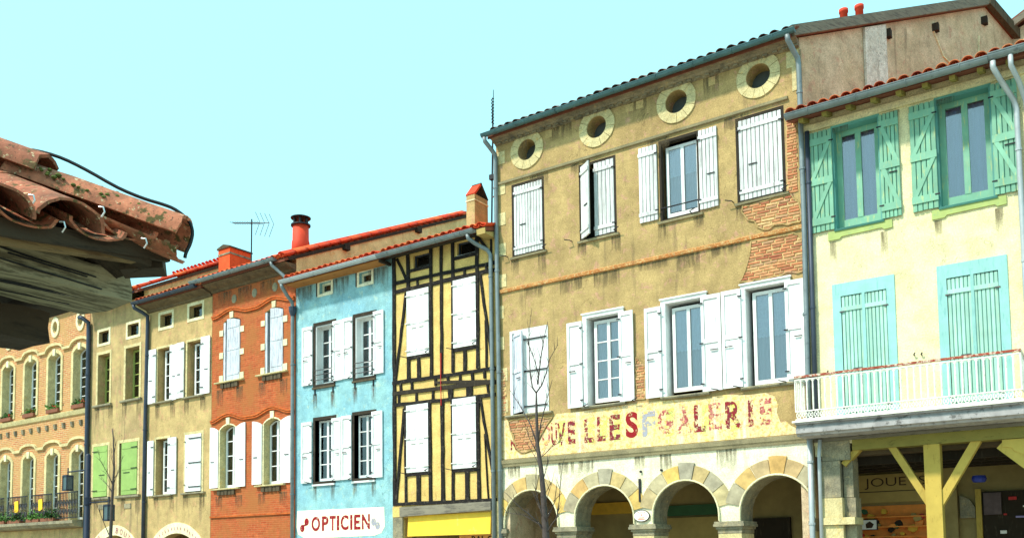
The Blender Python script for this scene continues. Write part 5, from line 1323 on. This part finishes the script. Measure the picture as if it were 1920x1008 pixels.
for s_, y in ((1, y0), (-1, y1)):
    part('cap_slab', MB().beam(((x0 + x1) / 2, y, 10.66), ((x0 + x1) / 2, (y0 + y1) / 2 + s_ * .02, 11.02), .28, .05, (0, 0, 1)), 'roof_clay_red' if s_ > 0 else 'dark_timber', ck)
for X, h in ((.33, 13.56), (.66, 13.53)):
    ck = part('chimney_pot', MB().lathe([(0, 12.6), (.09, 12.6), (.085, h - .08), (.1, h - .07), (.1, h), (.07, h), (.07, h - .2), (0, h - .2)], (X, 3.0), 14), 'red_clay', F, True)
# TV aerial
tv = thing('tv_aerial', 'thin television aerial on a mast beside the red chimney', 'aerial', (-18.27, 2.0, 10.9))
part('mast', MB().tube([(-18.27, 2, 10.8), (-18.26, 2, 12.74)], .022, 6), 'iron_black', tv)
bo = part('boom', MB().tube([(-19.2, 2, 12.82), (-17.4, 2, 12.42)], .014, 5), 'iron_grey', tv)
for k in range(12):
    t = k / 13; p = Vector((-19.2, 2, 12.82)).lerp(Vector((-17.6, 2, 12.46)), t); part('element', MB().tube([p + Vector((0, -.13, 0)), p + Vector((0, .13, 0))], .009, 4), 'iron_grey', bo)
for s_ in (1, -1):
    for k in range(4):
        a = Vector((-17.62 + .07 * k, 1.8 + .13 * k, 12.44)); part('reflector', MB().tube([a, a + Vector((-.22, 0, .38 * s_))], .009, 4), 'iron_grey', bo)
an = thing('whip_aerial', 'tall thin mast aerial against the left edge of the ochre house', 'aerial', (-7.33, .3, 9.6))
part('mast', MB().tube([(-7.37, .3, 9.5), (-7.30, .3, 12.1), (-7.27, .3, 12.95)], [.022, .02, .008], 6), 'iron_black', an)
part('coil', MB().tube([(-7.3 + .03 * math.cos(t * 1.6), .3 + .03 * math.sin(t * 1.6), 12.1 + t * .02) for t in range(34)], .014, 5), 'iron_black', an)
part('junction_box', MB().box(-7.4, -7.28, .25, .35, 10.72, 10.84), 'iron_black', an)
part('wall_bracket', MB().box(-7.34, -7.02, .28, .32, 10.28, 10.3), 'iron_grey', an)

# ================================================================== market hall roof corner
HL = thing('market_hall', 'corner of an old timber market hall roof with lichened clay tiles', 'market hall', (-1.5, -19.3, 0))
EX, EY = 2.5, -15.36                   # outer eave lines (+X side and +Y side)
def ez(Y): return 2.585 + .11 * max(-.9, (Y - EY))       # eave sags away from the corner
P = .5
# roof deck: two hipped planes
r_ = 4.0
v = [(EX, EY, 2.60), (EX, EY - 9, 2.42), (EX - 9, EY, 2.42), (EX - r_, EY - r_, 2.6 + r_ * P), (EX - r_, EY - 9, 2.5 + r_ * P), (EX - 9, EY - r_, 2.5 + r_ * P)]
mb = MB(); mb.add(v + [(a, b, c - .03) for a, b, c in v], [(0, 1, 4, 3), (2, 0, 3, 5), (6, 9, 10, 7), (8, 11, 9, 6), (0, 6, 7, 1), (0, 2, 8, 6)])
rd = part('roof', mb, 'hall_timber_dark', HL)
def rough_tile(L, r0, r1, th, conc, fl, seed, nm='roof_tile', n=18, m_=9):
    """hand-made clay tile: uneven surface, chipped lower lip"""
    o3 = Vector((seed * 7.3, seed * 3.1, 0)); V = []; Fc = []
    for lay in (0, 1):
        for j in range(m_ + 1):
            for k in range(n + 1):
                a = math.pi * k / n; y = L * j / m_; r = r0 + (r1 - r0) * j / m_ - lay * th
                if j == 0: y += .014 * noise.noise(Vector((a * 2.2, seed * 5.7, 0))) + .007 * noise.noise(Vector((a * 9, seed * 2.2, 4)))
                r *= 1 + .045 * noise.noise(Vector((a * 1.6, y * 6, seed * 4.1))) + .02 * noise.noise(Vector((a * 6, y * 25, seed * 9.)))
                z = math.sin(a) * r * fl; V.append((math.cos(a) * r, y, -z if conc else z))
    W = n + 1; N = W * (m_ + 1)
    for j in range(m_):
        for k in range(n):
            q = j * W + k; Fc += [(q, q + 1, q + W + 1, q + W), (N + q, N + q + W, N + q + W + 1, N + q + 1)]
    for k in range(n): Fc += [(k, N + k, N + k + 1, k + 1), (m_ * W + k, m_ * W + k + 1, N + m_ * W + k + 1, N + m_ * W + k)]
    for j in range(m_): Fc += [(j * W, (j + 1) * W, N + (j + 1) * W, N + j * W), (j * W + n, N + j * W + n, N + (j + 1) * W + n, (j + 1) * W + n)]
    me = MB().add(V, Fc).mesh(nm); me.materials.append(MATS['hall_clay'])
    for p in me.polygons: p.use_smooth = True
    me.set_sharp_from_angle(angle=math.radians(50)); return me
CV = [rough_tile(.46, .108, .09, .011, False, .66, q + 1) for q in range(4)]
PN = [rough_tile(.46, .094, .104, .011, True, .5, q + 11) for q in range(4)]
ta = math.atan(P)
rg = random.Random(11)
for c in range(14):
    Y = -15.68 - .215 * c
    for row in range(5):
        X = EX + .085 - row * .36 * math.cos(ta) + rg.uniform(-.02, .02); z = ez(Y) + .035 + row * .36 * math.sin(ta)
        if row * .32 > (EY - Y) + .12: continue
        # tile axis runs up-slope (-X): local +y -> -X
        inst('roof_tile', CV[rg.randrange(4)], 'hall_clay', rd, (X, Y, z + .012), (ta + rg.uniform(-.03, .03), 0, math.pi / 2 + rg.uniform(-.05, .05)))
    for row in range(5):
        Y2 = Y + .1; X = EX + .06 - row * .36 * math.cos(ta); z = ez(Y2) + .07 + row * .36 * math.sin(ta)
        if row * .32 > (EY - Y2) + .12: continue
        inst('roof_tile', PN[rg.randrange(4)], 'hall_clay', rd, (X, Y2, z), (ta, 0, math.pi / 2 + rg.uniform(-.04, .04)))
    X2 = EX - .3 - .215 * c
    for row in range(5):
        if row * .32 > (EX - X2): continue
        inst('roof_tile', CV[rg.randrange(4)], 'hall_clay', rd, (X2, EY + .085 - row * .36 * math.cos(ta), 2.62 - .1 * min(c * .215, .9) + row * .36 * math.sin(ta)), (ta, 0, math.pi))
# corner pans
inst('roof_tile', PN[0], 'hall_clay', rd, (EX + .05, -15.47, 2.665), (ta * .9, 0, math.pi / 2 - .1))
inst('roof_tile', PN[2], 'hall_clay', rd, (EX + .10, EY + .04, 2.60), (ta * .8, 0, math.pi * .75), (.8, .7, .5))
# hip tiles along the diagonal
HP = [rough_tile(.56, .106, .09, .013, False, .84, q + 21, 'hip_tile') for q in range(3)]
ha = math.atan(.37)
for k in range(10):
    s_ = k * .43 + .0; lift = .008 * (k % 2)
    inst('hip_tile', HP[k % 3], 'hall_clay', rd, (2.565 - s_ * .7071, -15.295 - s_ * .7071, 2.652 + s_ * .37 + (.02 if k else 0)), (ha - .02, 0, math.pi * .75 + rg.uniform(-.03, .03)))
# moss tufts along the hip
for k in range(34):
    s_ = rg.uniform(.03, .5); side = rg.choice((1, 1, .95, .9, .8, .3)); off = .088 * side
    mb = MB(); q = rg.uniform(.004, .009)
    mb.lathe([(0, q), (q * .8, q * .7), (q * 1.2, 0), (q * .6, -q * .5), (0, -q * .6)], (0, 0), 7)
    x, y = 2.565 - s_ * .7071 + off * .7071, -15.295 - s_ * .7071 - off * .7071
    o_ = link('moss_tuft', mb.mesh('moss_tuft'), 'moss', rd, (x, y, 2.645 + s_ * .37 + .083 * math.sqrt(max(0, 1 - side * side * .85))))
for x, y, z in ((2.6, -15.6, 2.652), (2.59, -15.45, 2.6), (2.6, -15.81, 2.62), (2.6, -15.72, 2.57)):
    part('tile_clip', MB().tube([(x - .01, y - .0, z + .02), (x + .004, y + .006, z + .018), (x + .008, y + .008, z + .002), (x - .002, y + .004, z - .012)], .0028, 5), 'clip_metal', rd)
# timbers
def rough_beam(nm, x0, x1, y0, y1, z0, z1, mat, seed):
    """axe-hewn beam along y with waney edges and a ragged far end"""
    mb = MB(); ny = 46; prof = [(x0, z0), ((x0 + x1) / 2, z0), (x1, z0), (x1, (z0 + z1) / 2), (x1, z1), (x0, z1), (x0, (z0 + z1) / 2)]; np_ = len(prof)
    ys = [y0] + [y1 - 1.6 * (1 - i / (ny - 1)) for i in range(ny)]
    for i, y in enumerate(ys):
        for j, (x, z) in enumerate(prof):
            q = Vector((x * 9, y * 4, z * 9 + seed)); e = .016 if i == len(ys) - 1 else 0
            mb.v.append((x + .011 * noise.noise(q) + .005 * noise.noise(q * 4), y + e * 2 * noise.noise(q * 2.3 + Vector((5, 0, 0))), z + .012 * noise.noise(q + Vector((0, 3, 7))) + .005 * noise.noise(q * 5)))
    for i in range(len(ys) - 1):
        for j in range(np_): mb.f.append((i * np_ + j, i * np_ + (j + 1) % np_, (i + 1) * np_ + (j + 1) % np_, (i + 1) * np_ + j))
    mb.f += [tuple(range(np_)), tuple(reversed(range(len(mb.v) - np_, len(mb.v))))]
    b = part(nm, mb, mat, HL)
    for q in range(7):                                                  # drying splits
        y = y1 - random.uniform(.1, 1.1); zc = random.uniform(z0 + .02, z1 - .02); L = random.uniform(.1, .35)
        part('split', MB().beam((x1 + .002, y - L, zc), (x1 + .004, min(y, y1 - .05), zc - .012), .006, .0035), 'cable_black', b)
        xc = random.uniform(x0 + .03, x1 - .03); part('split', MB().beam((xc, y - L, z0 - .003), (xc + .01, min(y, y1 - .05), z0 - .001), .004, .004), 'cable_black', b)
    return b
part('lath', MB().beam((2.45, -17.4, 2.33), (2.45, -15.38, 2.597), .04, .024), 'hall_lath', HL)
part('eave_board', MB().beam((2.50, -17.4, 2.365), (2.50, -15.3, 2.625), .02, .05), 'hall_timber_dark', HL)
part('sprocket', MB().beam((2.36, -15.38, 2.60), (2.45, -15.28, 2.615), .1, .07), 'hall_timber_dark', HL)
rough_beam('wall_plate', 2.02, 2.29, -23, -15.34, 2.612, 2.7, 'hall_timber', 3)
mb = MB(); prof = [(-23, 2.5), (-15.45, 2.5), (-15.41, 2.493), (-15.37, 2.49), (-15.34, 2.51), (-15.32, 2.54), (-15.32, 2.6), (-23, 2.6)]
rough_beam('tie_beam', 2.0, 2.3, -23, -15.31, 2.5, 2.6, 'hall_timber', 8)
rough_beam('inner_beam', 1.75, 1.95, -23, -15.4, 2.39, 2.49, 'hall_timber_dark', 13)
part('cross_beam', MB().box(-9, 1.99, -15.5, -15.3, 2.53, 2.62), 'hall_timber_dark', HL)
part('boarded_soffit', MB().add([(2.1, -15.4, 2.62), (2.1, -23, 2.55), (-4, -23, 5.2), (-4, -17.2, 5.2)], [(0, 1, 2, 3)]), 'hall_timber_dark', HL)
for Y in (-16.6, -20.5):
    part('post', MB().box(1.72, 1.96, Y - .12, Y + .12, 0, 2.39), 'hall_timber', HL)
    part('stone_base', MB().box(1.64, 2.04, Y - .2, Y + .2, 0, .4), 'stone_grey', HL)
for X in (-2.0, -6.0):
    part('post', MB().box(X - .12, X + .12, -15.52, -15.28, 0, 2.53), 'hall_timber', HL)
# cable over the hip
s_raw = [(1.2, .36), (.8, .245), (.56, .165), (.46, .172), (.38, .165), (.3, .14), (.2, .1), (.12, .08), (.06, .072), (.02, .062), (-.02, .035), (-.035, 0), (-.03, -.04), (-.015, -.08), (-.012, -.1)]
s_pts = []
for i in range(len(s_raw) - 1):
    p0, p1, p2, p3 = (s_raw[max(0, min(len(s_raw) - 1, i + q))] for q in (-1, 0, 1, 2))
    for u in (0, .33, .66):
        s_pts.append(tuple(.5 * (2 * b + (c - a) * u + (2 * a - 5 * b + 4 * c - d) * u * u + (3 * b - a - 3 * c + d) * u ** 3) for a, b, c, d in zip(p0, p1, p2, p3)))
cb = part('power_cable', MB().tube([(2.565 - s_ * .7071, -15.295 - s_ * .7071, 2.70 + dz + (.0 if s_ < .5 else 0) + s_ * .14) for s_, dz in s_pts], .0058, 7), 'cable_black', None, True)
tag(cb, 'black cable looped over the end of the market hall hip tiles', 'cable')

# ================================================================== street lamp
LP = thing('street_lamp', 'dark blue lamp post with two hanging square lanterns', 'street lamp', (-19.04, -3, 0))
part('post', MB().lathe([(.14, 0), (.14, .5), (.085, .6), (.075, 4.6), (.05, 4.64), (0, 4.66)], (-19.04, -3), 12), 'lamp_blue', LP, True)
part('post_collar', MB().lathe([(.075, 3.2), (.105, 3.22), (.105, 3.42), (.075, 3.44)], (-19.04, -3), 12), 'lamp_blue', LP)
for sx, zx, L in ((-1, 4.2, 1.05), (1, 3.27, 1.08)):
    part('arm', MB().tube([(-19.04, -3, zx), (-19.04 + sx * L, -3, zx)], .02, 6), 'lamp_blue', LP)
    X = -19.04 + sx * (L - .02); zt = zx - .14
    part('hanger', MB().tube([(X, -3, zx + .12), (X, -3, zt)], .018, 6), 'lamp_blue', LP)
    ln = part('lantern', MB().prism([(X - .12, zt), (X + .12, zt), (X + .09, zt + .05), (X - .09, zt + .05)], -3.11, -2.89), 'lamp_blue', LP)
    part('lantern_glass', MB().box(X - .1, X + .1, -3.09, -2.91, zt - .36, zt - .002), 'lamp_glass', ln)
    for a in (-1, 1):
        for b in (-1, 1): part('lantern_bar', MB().box(X + a * .105 - .01, X + a * .105 + .01, -3 + b * .095 - .01, -3 + b * .095 + .01, zt - .38, zt), 'lamp_blue', ln)
    part('lantern_base', MB().box(X - .12, X + .12, -3.11, -2.89, zt - .4, zt - .362), 'lamp_blue', ln)

# ================================================================== young bare trees
def ctl(x, y, Y):
    """view ray through a photo pixel met with the vertical plane Y (used once to read the twig layout into metres)"""
    r = FW + RX * ((x - 960) / 1700) + UX * ((928 - y) / 1700); t = (Y - CP.y) / r.y; return CP + r * t
def tree(label, base, trunk, branches, Y, ox, oy, sc, r0, mat, group):
    rng = random.Random(5 + len(branches))
    pt = lambda a, b: ctl(ox + a / sc, oy + b / sc, Y)
    tp = [pt(*q) for q in trunk]; b0 = Vector((tp[0].x + base, Y, 0)); tp = [b0] + tp
    T = thing('young_tree', label, 'tree', tuple(b0), group)
    n = len(tp); part('trunk', MB().tube(tp, [r0 * (1 - .8 * (i / (n - 1))) for i in range(n)], 9), mat, T, True)
    def twig(pts, r, depth=0):
        n_ = len(pts); part('branch', MB().tube(pts, [r * (1 - .75 * i / (n_ - 1)) for i in range(n_)], 5), mat, T, True)
        if depth < 1:
            for i in range(1, n_):
                for _ in range(4):
                    if rng.random() < .7:
                        a = pts[i - 1].lerp(pts[i], rng.random()); d = (pts[i] - pts[i - 1]).normalized()
                        e = (d * .55 + Vector((rng.uniform(-.6, .6), rng.uniform(-.6, .6), rng.uniform(.2, .8)))).normalized() * rng.uniform(.08, .24)
                        twig([a, a + e * .5 + Vector((0, 0, .01)), a + e], max(.0045, r * .4), 1)
    for k, br in enumerate(branches):
        pts = [pt(*q) for q in br]; L = (pts[-1] - pts[0]).length; dy = rng.uniform(-.5, .5) * L
        pts = [p + Vector((0, dy * i / (len(pts) - 1), 0)) for i, p in enumerate(pts)]
        # keep the drawn direction while moving the tip in depth
        q = []
        for i, p in enumerate(pts):
            t = (p - Vector((0, dy * i / (len(pts) - 1), 0)) - CP); f_ = (p.y - CP.y) / t.y; q.append(CP + t * f_)
        twig(q, max(.008, r0 * .22 * min(1, L / .8)))
    return T
tree('slim bare young tree with dark stem in front of the ochre house', .02,
     [(198, 1008), (190, 900), (185, 800), (175, 700), (160, 600), (157, 500), (155, 420), (155, 365)],
     [[(155, 368), (138, 345), (128, 290), (124, 200), (122, 110), (130, 30)], [(155, 366), (178, 335), (195, 290), (215, 215), (250, 155)], [(160, 330), (166, 280), (178, 190), (190, 120), (205, 52)],
      [(165, 290), (150, 235), (135, 190), (118, 150)], [(160, 600), (125, 500), (80, 420), (35, 350)], [(160, 600), (175, 500), (195, 420), (225, 310)], [(163, 640), (135, 590), (118, 555), (110, 510)],
      [(165, 660), (195, 635), (225, 605), (262, 583)], [(178, 715), (155, 660), (120, 600)], [(182, 760), (200, 700), (215, 640)], [(193, 985), (165, 945), (95, 905), (15, 895)], [(190, 965), (130, 910), (80, 870), (18, 808)],
      [(198, 990), (225, 945), (245, 920), (255, 850), (262, 760), (271, 680)], [(190, 930), (208, 905), (216, 885)], [(187, 900), (165, 870), (150, 830)], [(190, 985), (178, 900), (152, 800), (155, 700)], [(188, 880), (205, 820), (222, 770)], [(192, 950), (235, 850), (245, 780)]],
     -6, 940, 580, 2.357, .058, 'bark_dark', 'young street trees')
tree('slim bare young tree in front of the lime-green shutters', 0,
     [(208, 1008), (216, 850), (222, 700), (230, 580), (238, 440), (236, 280), (232, 180), (222, 100)],
     [[(230, 580), (195, 490), (150, 410), (120, 360), (110, 290)], [(228, 550), (180, 480), (130, 440)], [(226, 640), (185, 570), (110, 500)], [(233, 570), (262, 480), (290, 400)], [(236, 520), (275, 460), (310, 330)],
      [(200, 990), (145, 860), (110, 770), (85, 715)], [(238, 450), (222, 360), (216, 260)], [(225, 640), (205, 590), (195, 540)], [(236, 330), (250, 250), (232, 120)]],
     -4, 160, 780, 4.42, .05, 'bark_dark', 'young street trees')
